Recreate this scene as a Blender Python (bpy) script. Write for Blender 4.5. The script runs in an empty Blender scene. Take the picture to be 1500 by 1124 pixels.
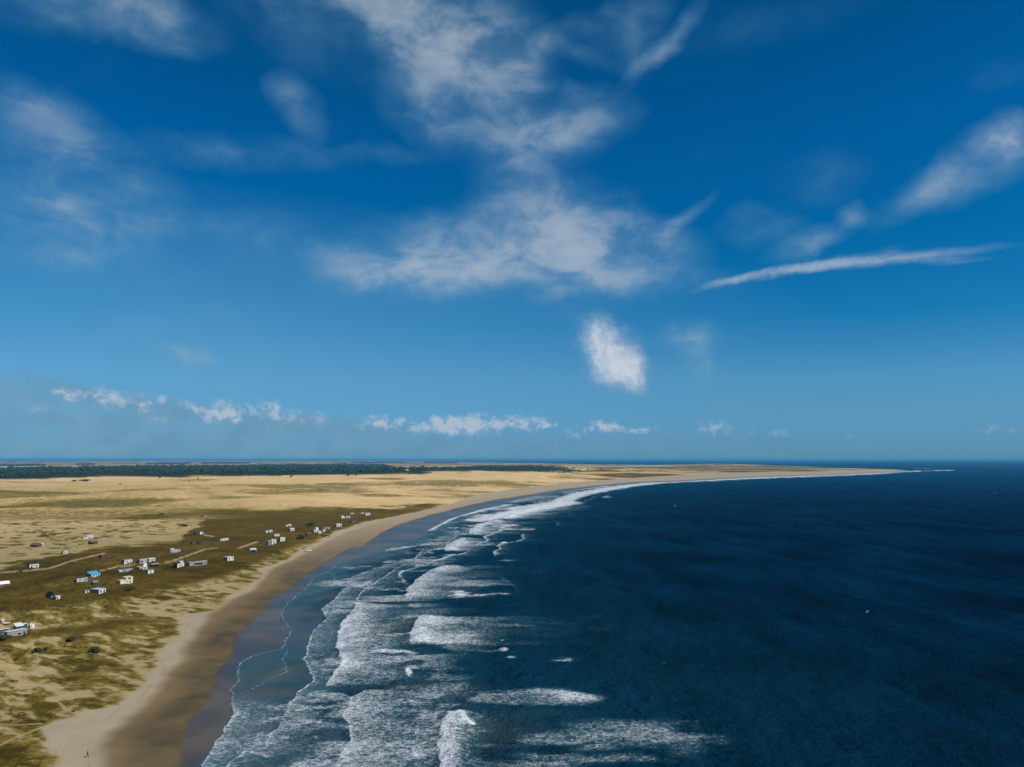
import bpy, bmesh, math, random
import numpy as np
from mathutils import Vector, Matrix

C = bpy.context.scene.collection
R = math.radians
random.seed(7)

# ------------------------------------------------------------------ camera
FPX, CX, CY, HOR, CAMH = 1133.0, 750.0, 562.0, 673.0, 80.0
PITCH = math.atan((HOR - CY) / FPX)
cam_d = bpy.data.cameras.new('camera')
cam = bpy.data.objects.new('camera', cam_d)
C.objects.link(cam)
cam_d.sensor_width = 36.0
cam_d.lens = FPX / 1500.0 * 36.0
cam_d.clip_start = 1.0
cam_d.clip_end = 200000.0
cam.location = (0, 0, CAMH)
cam.rotation_euler = (R(90) + PITCH, 0, 0)
bpy.context.scene.camera = cam

# ------------------------------------------------------------------ light
SUN_EL, SUN_DIR = 44.0, (0.90, -0.42)          # towards the sun, from the right and a little behind
vs = bpy.context.scene.view_settings
vs.view_transform = 'Standard'; vs.look = 'None'; vs.gamma = 1.0; vs.exposure = 0.0
sd = bpy.data.lights.new('sun', 'SUN')
sd.energy = 5.0; sd.angle = R(0.5); sd.color = (1.0, 0.94, 0.84)
sun = bpy.data.objects.new('sun', sd); C.objects.link(sun)
n = math.hypot(*SUN_DIR)
sv = Vector((SUN_DIR[0] / n * math.cos(R(SUN_EL)), SUN_DIR[1] / n * math.cos(R(SUN_EL)), math.sin(R(SUN_EL))))
sun.rotation_euler = sv.to_track_quat('Z', 'Y').to_euler()
sun.location = (200, -200, 400)

# ------------------------------------------------------------------ pixel <-> ground (survey of the coast from the photo)
cp, sp = math.cos(PITCH), math.sin(PITCH)
def unproj(u, v, z=0.0):
    u = np.asarray(u, float); v = np.asarray(v, float)
    dx = u - CX
    dy = FPX * cp + (v - CY) * sp
    dz = FPX * sp - (v - CY) * cp
    t = (z - CAMH) / dz
    return dx * t, dy * t
def proj(x, y, z):
    zz = z - CAMH
    f = y * cp + zz * sp
    up = -y * sp + zz * cp
    return CX + FPX * x / f, CY - FPX * up / f
def azel(u, v):
    dx = u - CX; dy = FPX * cp + (v - CY) * sp; dz = FPX * sp - (v - CY) * cp
    return math.degrees(math.atan2(dx, dy)), math.degrees(math.atan2(dz, math.hypot(dx, dy)))

# ------------------------------------------------------------------ node helper
class NT:
    def __init__(s, tree): s.t = tree; s.n = tree.nodes; s.l = tree.links
    def new(s, typ, **kw):
        nd = s.n.new(typ)
        for k, v in kw.items():
            if k == 'ins':
                for a, b in v.items():
                    s.set(nd.inputs[a], b)
            else: setattr(nd, k, v)
        return nd
    def set(s, inp, val):
        if isinstance(val, bpy.types.NodeSocket): s.l.new(val, inp)
        else: inp.default_value = val
    def math(s, op, a, b=0.0, c=None, clamp=False):
        nd = s.n.new('ShaderNodeMath'); nd.operation = op; nd.use_clamp = clamp
        s.set(nd.inputs[0], a); s.set(nd.inputs[1], b)
        if c is not None: s.set(nd.inputs[2], c)
        return nd.outputs[0]
    def mix(s, f, a, b, blend='MIX'):
        nd = s.n.new('ShaderNodeMix'); nd.data_type = 'RGBA'; nd.blend_type = blend
        s.set(nd.inputs[0], f); s.set(nd.inputs[6], a); s.set(nd.inputs[7], b)
        return nd.outputs[2]
    def ss(s, x, lo, hi, a=0.0, b=1.0):
        nd = s.n.new('ShaderNodeMapRange'); nd.interpolation_type = 'SMOOTHSTEP'
        s.set(nd.inputs[0], x); s.set(nd.inputs[1], lo); s.set(nd.inputs[2], hi)
        s.set(nd.inputs[3], a); s.set(nd.inputs[4], b)
        return nd.outputs[0]
    def noise(s, vec, scale, detail=4, rough=0.55, dist=0.0, col=False, lac=2.0):
        nd = s.n.new('ShaderNodeTexNoise')
        s.l.new(vec, nd.inputs['Vector'])
        nd.inputs['Scale'].default_value = scale; nd.inputs['Detail'].default_value = detail
        nd.inputs['Roughness'].default_value = rough; nd.inputs['Distortion'].default_value = dist
        nd.inputs['Lacunarity'].default_value = lac
        return nd.outputs[1] if col else nd.outputs[0]
    def mapping(s, vec, loc=(0, 0, 0), rot=(0, 0, 0), scale=(1, 1, 1), typ='POINT'):
        nd = s.n.new('ShaderNodeMapping'); nd.vector_type = typ
        s.l.new(vec, nd.inputs[0])
        if typ == 'POINT' or typ == 'TEXTURE': nd.inputs['Location'].default_value = loc
        nd.inputs['Rotation'].default_value = rot; nd.inputs['Scale'].default_value = scale
        return nd.outputs[0]
    def attr(s, name):
        nd = s.n.new('ShaderNodeAttribute'); nd.attribute_name = name
        return nd.outputs['Fac']

def RGB(r, g, b): return (r, g, b, 1.0)

# ------------------------------------------------------------------ world: Nishita sky with clouds
W = bpy.data.worlds.new('World'); bpy.context.scene.world = W; W.use_nodes = True
w = NT(W.node_tree)
for nd in list(w.n): w.n.remove(nd)
tc = w.new('ShaderNodeTexCoord').outputs['Generated']
sep = w.new('ShaderNodeSeparateXYZ', ins={0: tc})
dX, dY, dZ = sep.outputs
zc = w.math('MAXIMUM', dZ, 0.0)
skyv = w.new('ShaderNodeCombineXYZ', ins={0: dX, 1: dY, 2: zc}).outputs[0]
sky = w.new('ShaderNodeTexSky'); sky.sky_type = 'NISHITA'; sky.sun_disc = False
sky.sun_elevation = R(SUN_EL); sky.sun_rotation = math.atan2(SUN_DIR[0], SUN_DIR[1])
sky.altitude = 80; sky.air_density = 1.0; sky.dust_density = 0.15; sky.ozone_density = 3.0
w.l.new(skyv, sky.inputs[0])
az = w.math('MULTIPLY', w.math('ARCTAN2', dX, dY), 57.29578)
el = w.math('MULTIPLY', w.math('ARCSINE', dZ), 57.29578)
ae = w.new('ShaderNodeCombineXYZ', ins={0: az, 1: el, 2: 0.0}).outputs[0]
# the film-like deep blue: a grade of the clear air with height
SKYK = 0.11
grade = w.new('ShaderNodeValToRGB', ins={0: w.math('DIVIDE', w.math('MAXIMUM', el, 0.0), 40.0)})
cr = grade.color_ramp
def ramp(cr, stops):
    while len(cr.elements) > 1: cr.elements.remove(cr.elements[-1])
    cr.elements[0].position = stops[0][0]; cr.elements[0].color = stops[0][1]
    for p, c in stops[1:]:
        e = cr.elements.new(p); e.color = c
ramp(cr, [(0.0, RGB(.130, .42, .83)), (0.03, RGB(.148, .41, .84)), (.074, RGB(.19, .457, .77)), (.144, RGB(.20, .517, .757)), (.18, RGB(.145, .491, .743)), (.247, RGB(.038, .450, .715)), (.386, RGB(.004, .430, .715)), (.558, RGB(.002, .425, .74)), (.734, RGB(.001, .390, .645)), (1.0, RGB(.001, .36, .60))])
clear = w.mix(1.0, sky.outputs[0], grade.outputs[0], 'MULTIPLY')
clear = w.mix(1.0, clear, RGB(SKYK, SKYK, SKYK), 'MULTIPLY')

def blobs(vec, lst):
    tot = None
    for (x, y, rx, ry, rot, wt) in lst:
        a, e = azel(x, y); a2, e2 = azel(x + 10, y); a3, e3 = azel(x, y - 10)
        sx = rx * (a2 - a) / 10; sy = ry * (e3 - e) / 10
        m = w.mapping(vec, (a, e, 0), (0, 0, R(rot)), (sx, sy, 1), 'TEXTURE')
        g = w.n.new('ShaderNodeTexGradient'); g.gradient_type = 'SPHERICAL'
        w.l.new(m, g.inputs[0])
        tot = w.math('MULTIPLY', g.outputs[1], wt) if tot is None else w.math('MULTIPLY_ADD', g.outputs[1], wt, tot)
    return tot
def warp(scale, amp, detail=3):
    nz = w.noise(ae, scale, detail, 0.55, col=True)
    c = w.new('ShaderNodeVectorMath', operation='SUBTRACT'); w.l.new(nz, c.inputs[0]); c.inputs[1].default_value = (.5, .5, .5)
    m = w.new('ShaderNodeVectorMath', operation='MULTIPLY'); w.l.new(c.outputs[0], m.inputs[0]); m.inputs[1].default_value = (amp, amp, 0)
    a = w.new('ShaderNodeVectorMath', operation='ADD'); w.l.new(ae, a.inputs[0]); w.l.new(m.outputs[0], a.inputs[1])
    return a.outputs[0]
soft = [(150, 0, 190, 62, -4, 1.2), (235, 25, 90, 45, -20, .7), (60, 20, 120, 40, 5, .5),
        (520, 0, 190, 75, -10, .8), (640, 30, 190, 95, -20, 1.4), (600, 90, 130, 90, -45, .9), (690, 110, 130, 110, -50, 1.0), (640, 170, 90, 50, -20, .7), (735, 60, 70, 90, 20, .6),
        (400, 20, 150, 60, -30, .5), (820, 195, 125, 50, 14, 1.5), (780, 170, 110, 40, 0, .7), (780, 250, 110, 60, -20, .6),
        (432, 155, 55, 36, -40, 1.1), (50, 155, 140, 36, -10, .9), (100, 220, 200, 60, -14, .9), (170, 255, 110, 45, -15, .6),
        (95, 310, 170, 62, -12, 1.5), (60, 370, 120, 30, 0, .5), (270, 325, 110, 28, 6, .8), (385, 350, 90, 50, 0, .7), (350, 220, 190, 26, 3, .7), (560, 225, 90, 16, 0, .4),
        (610, 392, 160, 42, -2, 1.9), (720, 372, 250, 70, 4, 2.0), (860, 375, 170, 66, 0, 1.9), (820, 315, 130, 70, -10, 1.0), (700, 320, 120, 40, 10, .5), (960, 408, 130, 28, -8, .9),
        (262, 512, 60, 26, -20, 1.0), (295, 530, 50, 16, -20, .7), (270, 465, 150, 28, 5, .6), (400, 512, 70, 20, 10, .4), (520, 420, 90, 30, 0, .4),
        (925, 22, 80, 45, 25, 1.0), (975, 62, 85, 19, 36, 1.2), (930, 80, 30, 40, 0, .5), (800, 70, 110, 24, 25, .7), (850, 85, 60, 18, -15, .6), (770, 110, 50, 50, 0, .5),
        (1440, 240, 110, 50, 22, 1.6), (1345, 285, 95, 28, 30, 1.2), (1115, 335, 70, 30, -10, 1.0), (1190, 355, 85, 20, 14, 1.2), (1247, 320, 20, 24, 60, 1.0),
        (1200, 262, 80, 45, 0, .5), (990, 318, 70, 14, 32, 1.0), (1100, 40, 180, 34, 0, .25), (1010, 495, 60, 26, -8, 1.2), (1028, 535, 30, 42, 15, 1.1),
        (120, 385, 260, 40, 0, .5), (840, 460, 60, 15, 0, .4), (1460, 110, 50, 30, 0, .3)]
crisp = [(872, 492, 42, 46, 0, 1.3), (895, 515, 58, 66, 25, 1.7), (908, 545, 62, 42, 0, 1.6), (925, 545, 30, 40, 0, .8), 
         (1475, 205, 65, 50, 10, 1.2)]
trail = [(1300, 381, 230, 12, 0, 1.0), (1400, 383, 90, 8, -3, .5), (1180, 392, 170, 12, 6, .9), (1070, 411, 80, 9, 14, .8)]
veil = [(250, 520, 1150, 260, 0, 1.0)]
low = [(30, 560, 120, 22, -8, .6), (120, 568, 90, 20, 0, .7), (1180, 592, 240, 12, 0, .6), (1350, 640, 380, 25, 0, .25)]
puff = [(95, 577, 38, 18, -15, 1.5), (165, 585, 60, 20, -5, 1.4), (215, 597, 20, 14, 0, 1.2), (60, 600, 60, 14, 0, .6), (288, 597, 26, 12, -10, 1.3), (328, 604, 50, 24, 0, 1.6), (395, 598, 40, 22, 0, 1.1), (430, 612, 60, 18, 0, .8),
        (560, 619, 60, 17, 4, 1.3), (640, 625, 60, 22, 0, 1.1), (690, 620, 80, 24, 0, 1.5), (770, 618, 60, 16, 0, 1.1), (800, 625, 50, 10, 0, .8), (885, 624, 36, 16, 0, 1.1), (930, 631, 70, 14, 0, .9), (1048, 626, 60, 24, 0, .8),
        (240, 615, 90, 16, 0, .6), (1140, 633, 60, 14, 0, .7), (1460, 628, 90, 14, 0, .6), (1250, 636, 60, 10, 0, .5)]
wv = warp(0.20, 3.0, 6)
wc = warp(0.45, 2.1, 6)
wp = warp(1.1, 1.3, 6)
fm = w.mapping(ae, rot=(0, 0, R(20)), scale=(.6, 1.0, 1))
f1 = w.noise(fm, 0.34, 8, .58, .35)
f2 = w.noise(wc, 1.5, 6, .62)
S = blobs(wv, [(a_, b_, c_ * 1.15, d_ * 1.18, e_, f_ * .95) for a_, b_, c_, d_, e_, f_ in soft]); K = blobs(wc, crisp); L = blobs(wv, low); P = blobs(wp, puff)
f1c = w.ss(f1, .30, .70)
Sm = w.math('MULTIPLY', S, w.math('MULTIPLY_ADD', f1c, .88, .36))
aS = w.math('MULTIPLY', w.math('SUBTRACT', 1.0, w.math('POWER', 2.71828, w.math('MULTIPLY', w.math('POWER', Sm, 1.2), -.66))), .80)
Km = w.math('MULTIPLY', K, w.math('MULTIPLY_ADD', w.ss(f2, .25, .75), .50, .68))
aK = w.math('MULTIPLY', w.math('SUBTRACT', 1.0, w.math('POWER', 2.71828, w.math('MULTIPLY', w.math('POWER', Km, 1.7), -.62))), .94)
Tm = w.math('MULTIPLY', blobs(warp(.5, .55, 4), trail), w.math('MULTIPLY_ADD', w.ss(f2, .25, .75), .35, .75))
aT = w.math('MULTIPLY', w.ss(Tm, .05, 1.25), .62)
aL = w.math('MULTIPLY', w.ss(w.math('MULTIPLY_ADD', w.math('SUBTRACT', f1, .5), .8, L), 0.0, 1.5), .45)
line_ = w.math('SUBTRACT', el, w.math('MAXIMUM', w.math('MULTIPLY_ADD', az, -.100, 1.6), 2.0))
gl_ = w.math('POWER', 2.71828, w.math('MULTIPLY', w.math('MULTIPLY', line_, line_), -2.6))
gl_ = w.math('MULTIPLY', gl_, w.ss(w.noise(w.mapping(ae, scale=(1, .35, 1)), .33, 4, .6), .42, .62, .05, .75))
P = w.math('MAXIMUM', P, w.math('MULTIPLY', gl_, w.ss(az, 5.0, 34.0, 1.0, .25)))
Pm = w.math('MULTIPLY', P, w.math('MULTIPLY_ADD', w.ss(f2, .32, .68), .9, .35))
aP = w.math('MULTIPLY', w.ss(Pm, .25, 1.25), .62)
shade = w.noise(ae, .6, 4, .5)
cS = w.mix(w.ss(aS, .1, .75), RGB(.13, .33, .50), w.mix(shade, RGB(.34, .44, .54), RGB(.50, .56, .63)))
vl = w.math('MULTIPLY', blobs(ae, veil), .50)
clear = w.mix(vl, clear, RGB(.13, .345, .56))
# bank of distant cloud, highest at the left, with a ragged top
edge = w.math('MULTIPLY_ADD', w.math('SUBTRACT', w.noise(w.mapping(ae, scale=(.8, .3, 1)), .9, 6, .62), .5), 2.4, w.math('MAXIMUM', w.math('MULTIPLY_ADD', az, -.100, 1.75), 1.9))
bank = w.ss(w.math('SUBTRACT', edge, el), -.5, .8)
bank = w.math('MULTIPLY', bank, w.ss(az, -26.0, 30.0, .54, .12))
bank = w.math('MULTIPLY', bank, w.ss(w.noise(w.mapping(ae, scale=(.35, 1.4, 1)), .5, 5, .55), .30, .62, .55, 1.0))
col = w.mix(bank, clear, w.mix(w.ss(w.noise(wp, .5, 4, .5), .35, .65), RGB(.140, .250, .345), RGB(.190, .305, .405)))
aS = w.math('MULTIPLY', aS, w.ss(el, .5, 4.0))
col = w.mix(aS, col, cS)
col = w.mix(aL, col, RGB(.155, .235, .315))
col = w.mix(aK, col, w.mix(aK, RGB(.22, .36, .52), RGB(.64, .68, .75)))
col = w.mix(aT, col, RGB(.42, .53, .64))
col = w.mix(aP, col, RGB(.56, .60, .66))
bg = w.new('ShaderNodeBackground', ins={0: col, 1: 1.0})
wo = w.new('ShaderNodeOutputWorld'); w.l.new(bg.outputs[0], wo.inputs[0])

# ------------------------------------------------------------------ numpy noise
def _h(ix, iy, seed):
    n = (ix.astype(np.int64) * 374761393 + iy.astype(np.int64) * 668265263 + seed * 69069) & 0xFFFFFFFF
    n = ((n ^ (n >> 13)) * 1274126177) & 0xFFFFFFFF
    n = n ^ (n >> 16)
    return (n & 0xFFFF) / 65535.0
def vnoise(x, y, seed=0):
    ix = np.floor(x); iy = np.floor(y); fx = x - ix; fy = y - iy
    fx = fx * fx * fx * (fx * (fx * 6 - 15) + 10); fy = fy * fy * fy * (fy * (fy * 6 - 15) + 10)
    a = _h(ix, iy, seed); b = _h(ix + 1, iy, seed); c = _h(ix, iy + 1, seed); d = _h(ix + 1, iy + 1, seed)
    return (a * (1 - fx) + b * fx) * (1 - fy) + (c * (1 - fx) + d * fx) * fy
def fbm(x, y, scale, oct=4, seed=0, gain=.5):
    s = 0; amp = 1; tot = 0; f = 1.0 / scale
    for i in range(oct):
        s = s + amp * vnoise(x * f + i * 17.3, y * f - i * 9.7, seed + i); tot += amp; amp *= gain; f *= 2.03
    return s / tot
def sst(x, a, b):
    t = np.clip((x - a) / (b - a), 0, 1); return t * t * (3 - 2 * t)
def bump(x, a, b, s=None):          # 1 between a and b with soft edges
    s = (b - a) * .25 if s is None else s
    return sst(x, a - s, a + s) * (1 - sst(x, b - s, b + s))
def segdist(px, py, pts, sx=1.0, sy=1.0):
    best = np.full(px.shape, 1e18)
    for (x0, y0), (x1, y1) in zip(pts[:-1], pts[1:]):
        ax, ay, bx, by = x0 / sx, y0 / sy, x1 / sx, y1 / sy
        dx, dy = bx - ax, by - ay; L2 = dx * dx + dy * dy + 1e-12
        qx, qy = px / sx, py / sy
        t = np.clip(((qx - ax) * dx + (qy - ay) * dy) / L2, 0, 1)
        best = np.minimum(best, (qx - ax - t * dx) ** 2 + (qy - ay - t * dy) ** 2)
    return np.sqrt(best)

# ------------------------------------------------------------------ coast lines (v, u)
def line(pts):
    pts = sorted(pts); v = np.array([p[0] for p in pts], float); u = np.array([p[1] for p in pts], float)
    return lambda q: np.interp(q, v, u)
D_pts = [(2600, -1500), (1300, 170), (1124, 288), (1097, 309), (1073, 327), (1050, 338), (1020, 342), (1012, 338), (996, 351), (977, 347), (966, 357), (957, 383),
         (950, 412), (937, 417), (924, 426), (907, 411), (884, 418), (864, 445), (847, 457), (823, 505), (813, 540), (805, 567), (791, 607), (777, 628), (760, 660), (748, 700),
         (740, 727), (727, 780), (720, 830), (713, 880), (708, 930), (705.4, 1000), (702.3, 1050), (699.6, 1100), (695.6, 1230), (691.4, 1320), (690.8, 1331)]
C_pts = [(2600, -1560), (1300, 120), (1124, 262), (1087, 266), (1063, 271), (1036, 290), (1020, 309), (991, 314), (961, 333), (927, 351), (903, 370), (873, 399), (860, 425), (833, 460), (817, 487), (804, 508),
         (799, 532), (785, 551), (771, 577), (757, 620), (740, 687), (733, 720), (724, 780), (717, 820), (711, 880), (706.5, 930), (704, 1000), (701.2, 1050), (698.6, 1100), (694.8, 1230), (690.9, 1320), (690.5, 1331)]
B_pts = [(2600, -1900), (1300, 0), (1124, 139), (1090, 146), (1067, 169), (1034, 204), (1003, 228), (966, 261), (940, 274), (921, 289), (900, 298), (865, 365), (841, 385), (820, 428), (791, 481), (769, 538),
         (753, 595), (740, 650), (731, 702), (722, 760), (715, 815), (709.5, 880), (705, 930), (702.6, 1000), (699.8, 1050), (697.4, 1100), (693.8, 1230), (690.3, 1320), (690.0, 1331)]
A_pts = [(2600, -2000), (1300, -20), (1124, 84), (1085, 72), (1064, 60), (1043, 103), (1034, 146), (1010, 188), (973, 222), (952, 234), (926, 256), (907, 248), (895, 300), (876, 338), (860, 351), (835, 382), (815, 424),
         (785, 476), (767, 526), (758, 570), (742, 645), (733, 672), (725, 700), (715, 760), (708, 830), (702, 900), (698, 960), (694, 1040), (692, 1100), (690, 1230), (689, 1320), (688.8, 1331)]
Df, Cf, Bf, Af = line(D_pts), line(C_pts), line(B_pts), line(A_pts)
far_pts = [(-3000, 674.6), (500, 674.7), (640, 675.6), (690, 677.2), (793, 678.6), (860, 680.3), (932, 681.3), (1000, 680.8), (1050, 680.2), (1122, 681.6), (1170, 683), (1230, 685.7), (1318, 688.4), (1330, 690.0), (1331, 690.8)]
def world_line(pts):
    X, Y = unproj(np.array([p[0] for p in pts]), np.array([p[1] for p in pts]))
    return list(zip(X, Y))
coastW = world_line([(u, v) for v, u in sorted(D_pts, reverse=True)])
farW = world_line(far_pts)
def coast_sd(x, y, u, v):
    """signed metres from the water's edge, positive on land"""
    d = np.minimum(segdist(x, y, coastW), segdist(x, y, farW) * 1.0)
    fu = np.interp(u, [p[0] for p in far_pts], [p[1] for p in far_pts])
    land = (v > fu) & (u < 1331) & (u < Df(np.maximum(v, 690.8)))
    return np.where(land, d, -d)

# ------------------------------------------------------------------ terrain height
def height(x, y, sd):
    sd0 = np.maximum(sd, 0)
    beach = 0.016 * np.minimum(sd0, 60) + 0.03 * np.clip(sd0 - 60, 0, 40)
    wob = fbm(x, y, 60, 3, 5) * 30
    inl = sst(sd0 + wob, 75, 120)
    rx = x * .80 - y * .60; ry = x * .60 + y * .80       # ridges of the near dunes run away to the right
    ridge = 1 - np.abs(2 * fbm(rx / 2.2, ry, 16, 4, 11) - 1)
    hum = (ridge - .55) * 4.4 + (fbm(x, y, 7, 3, 21) - .5) * 1.5
    rng = np.hypot(x, y)
    near = 1 - sst(rng, 560, 900)
    near2 = 1 - sst(sd0, 130, 330) * .75
    h = beach + inl * (0.6 + hum * near * near2)
    villa = bump(rng, 430, 1100, 120)
    h += inl * (fbm(x, y, 3.2, 3, 25) - .5) * 1.1 * (1 - sst(rng, 450, 800))
    h += inl * villa * (fbm(x, y, 70, 3, 31) - .5) * 3.0
    dune = sst(rng, 1050, 1500) * (1 - sst(rng, 5500, 8000) * .8) * sst(sd0, 120, 500)
    d1 = fbm(x / 1.7 + y * .2, y, 330, 4, 41)
    d2 = 1 - np.abs(2 * fbm(x / 2.2 - y * .1, y, 520, 3, 45) - 1)
    dune = dune * (1 - sst(x / np.maximum(y, 1), .14, .26))
    h += dune * ((d1 - .45) * 30 + (d2 - .6) * 30 + 2)
    hl = np.exp(-((x - 3750) / 900) ** 2 - ((y - 12100) / 1100) ** 2) * 26     # rise behind the point
    h += hl * sst(sd0, 0, 300)
    h = np.where(sd < 0, np.maximum(-.05 * -sd, -4.0), h)
    return h

# ------------------------------------------------------------------ sheets
def axis(segs):
    out = []
    for a, b, st in segs:
        out += list(np.arange(a, b, st))
    out.append(segs[-1][1]); return np.array(out, float)
VV = axis([(674.3, 675.25, .19), (675.25, 700, .25), (700, 760, .5), (760, 1135, 1.0), (1135, 1260, 4), (1260, 2600, 40)])
UU = axis([(-2600, -700, 100), (-700, -50, 10), (-50, 1550, 1.5), (1550, 2200, 10), (2200, 4200, 100)])

def sheet(name, keep, zfun, attrs, mat):
    U, V = np.meshgrid(UU, VV)
    X, Y = unproj(U, V)
    sd = coast_sd(X.ravel(), Y.ravel(), U.ravel(), V.ravel()).reshape(X.shape)
    k = keep(sd)
    nr, nc = X.shape
    f = k[:-1, :-1] | k[1:, :-1] | k[:-1, 1:] | k[1:, 1:]
    used = np.zeros_like(k); used[:-1, :-1] |= f; used[1:, :-1] |= f; used[:-1, 1:] |= f; used[1:, 1:] |= f
    idx = np.full(X.shape, -1, np.int64); idx[used] = np.arange(used.sum())
    x, y, u, v, s = X[used], Y[used], U[used], V[used], sd[used]
    z = zfun(x, y, u, v, s)
    co = np.stack([x, y, z], 1).astype(np.float32)
    fi, fj = np.nonzero(f)
    quads = np.stack([idx[fi + 1, fj], idx[fi + 1, fj + 1], idx[fi, fj + 1], idx[fi, fj]], 1).astype(np.int32)
    me = bpy.data.meshes.new(name)
    me.vertices.add(len(co)); me.vertices.foreach_set('co', co.ravel())
    me.loops.add(quads.size); me.loops.foreach_set('vertex_index', quads.ravel())
    me.polygons.add(len(quads)); me.polygons.foreach_set('loop_start', np.arange(0, quads.size, 4, dtype=np.int32))
    me.polygons.foreach_set('loop_total', np.full(len(quads), 4, np.int32))
    me.polygons.foreach_set('use_smooth', np.ones(len(quads), bool))
    me.update(calc_edges=True)
    for an, val in attrs(x, y, z, u, v, s).items():
        a = me.attributes.new(an, 'FLOAT', 'POINT')
        a.data.foreach_set('value', np.clip(np.broadcast_to(val, x.shape), 0, 1).astype(np.float32))
    me.materials.append(mat)
    o = bpy.data.objects.new(name, me); C.objects.link(o); o['kind'] = 'structure'
    return o

# ------------------------------------------------------------------ ground colouring masks
tracks = [[(0, 839), (43, 836), (71, 833), (87, 828), (104, 822), (130, 816), (152, 811)], [(148, 836), (170, 831), (196, 827)],
          [(228, 827), (250, 823), (280, 812), (303, 804), (318, 803)], [(350, 803), (362, 799), (376, 794)], [(300, 784), (312, 786)], [(0, 1061), (30, 1062), (60, 1060)],
          [(0, 1092), (25, 1080), (60, 1066)], [(70, 1024), (88, 1030), (98, 1043)]]
def ground_attrs(x, y, z, u0, v0, s):
    u, v = proj(x, y, z)
    rng = np.hypot(x, y)
    n1 = fbm(x, y, 45, 4, 60); n2 = fbm(x, y, 12, 3, 63); n3 = fbm(x / 1.3, y, 180, 4, 67)
    wob = (n1 - .5) * 2; wobs = (n2 - .5) * 2
    pxm = FPX / np.maximum(y, 50)                           # photo pixels per metre
    a, b, c, d = Af(v), Bf(v), Cf(v), Df(v)
    beachy = sst(u - a + wob * 9 * pxm + wobs * 3 * pxm, -2, 6 * pxm + 1)
    damp = sst(u - b + wob * 5 * pxm + wobs * pxm * 1.5, -2.0 * pxm, 5 * pxm)
    wet = sst(u - c + wob * 3 * pxm + wobs * pxm, -.8 * pxm, 2.0 * pxm)
    # vegetation by band
    vu = v + wob * 5 + wobs * 1.5
    V = np.full(u.shape, .12)
    dunes = .05 + .38 * sst(n3, .50, .74) + .14 * (1 - sst(u, 150, 420)) * sst(v, 700, 725)
    V = dunes
    V = np.maximum(V, (.20 + .22 * sst(n3, .45, .6)) * sst(vu, 722, 742) * (1 - sst(u, 660, 700)) * (1 - .4 * sst(n3, .45, .6)))
    V = np.maximum(V, (.38 + .42 * sst(n3, .42, .62)) * bump(vu, 744, 766, 5) * (1 - sst(u, 640, 690)))
    lineU = np.interp(u, [0, 50, 100, 150, 200, 262, 280, 310, 420, 560, 680], [836, 824, 813, 803, 799, 793, 775, 758, 752, 745, 733])
    grass = sst(v - lineU + wob * 9 + wobs * 4, -5, 6) * (1 - sst(u, 600, 690))
    patch = bump(v + wob * 3, 764, 845, 4) * (1 - sst(u + wob * 40, 225, 300)) * (1 - grass)
    V = V * (1 - patch) + patch * (.20 + .55 * sst(n2, .58, .75))
    V = np.maximum(V, grass * (.80 + .3 * sst(n1, .35, .6)))
    # near ground under the village: sand streaks with tufts
    lo = np.interp(u, [0, 100, 180, 260, 330, 400, 480, 560, 680], [893, 880, 868, 852, 835, 808, 778, 758, 733])
    st = sst(v - lo + wob * 7 + (n3 - .5) * 14, -3, 12)
    rx = x * .80 - y * .60; ry = x * .60 + y * .80
    n4 = fbm(rx / 3.4, ry, 5.5, 5, 71, .6)
    n5 = fbm(rx / 3.0, ry, 22, 4, 77)
    n6 = fbm(rx / 2.0, ry, 3.6, 3, 79)
    near = .14 + .58 * sst(n4 * .42 + n5 * .26 + n6 * .32, .40, .62)
    near = np.maximum(near, .85 * bump(v - np.interp(u, [0, 70, 300], [935, 920, 893]) + wob * 5, -2, 12, 6) * (1 - sst(u, 180, 260)))
    near = np.maximum(near, .8 * np.exp(-((u - 20) / 75) ** 2 - ((v - 1110) / 32) ** 2))
    V = V * (1 - st) + near * st
    # headland
    head = sst(u, 820, 900) * (1 - sst(v, 702, 708))
    V = V * (1 - head) + head * (.25 + .6 * sst(fbm(x / 2.0, y, 260, 4, 81), .46, .58))
    farl = 1 - sst(v, 682, 685)
    V = V * (1 - farl * (1 - head)) + farl * (1 - head) * (.30 + .4 * sst(n3, .45, .65))
    wood = forest_mask(u, v)
    V = np.maximum(V, wood)
    V = V * (1 - beachy)
    p = np.zeros(u.shape)
    sb = (b - u) / pxm + wob * 1.5
    wrack = np.exp(-((sb - 1.5) / .7) ** 2) * sst(n2, .45, .6) + .7 * np.exp(-((sb - 5.5 - wob * 2) / .6) ** 2) * sst(fbm(x, y, 9, 3, 303), .5, .62)
    wrack += .55 * (np.exp(-((sb + 9) / .45) ** 2) + np.exp(-((sb + 11) / .45) ** 2)) + .4 * (np.exp(-((sb - 10) / .45) ** 2) + np.exp(-((sb - 12) / .45) ** 2)) * (u > a)
    wrack = .38 * np.clip(wrack, 0, 1) * (1 - sst(rng, 500, 900)) * beachy
    for t in tracks:
        p = np.maximum(p, 1 - sst(segdist(u, v, t, 2.6, 1.0), .5, 1.3))
    p *= np.clip(.55 + n2, 0, 1)
    bare = bump(v - (lineU + 10), -14, 3, 4) * (1 - sst(u, 150, 280))
    green = np.clip(.25 + .8 * sst(n1, .45, .7) + .4 * (1 - sst(v, 760, 800)) * 0, 0, 1) * sst(v, 740, 800)
    yellow = sst(v, 700, 712) * (1 - sst(v, 745, 760)) * (1 - sst(u, 280, 520))
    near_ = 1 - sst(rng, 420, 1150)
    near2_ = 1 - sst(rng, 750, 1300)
    moist = sst((u - b) / np.maximum(c - b, 1) + wob * .5, .1, .75)
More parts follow.
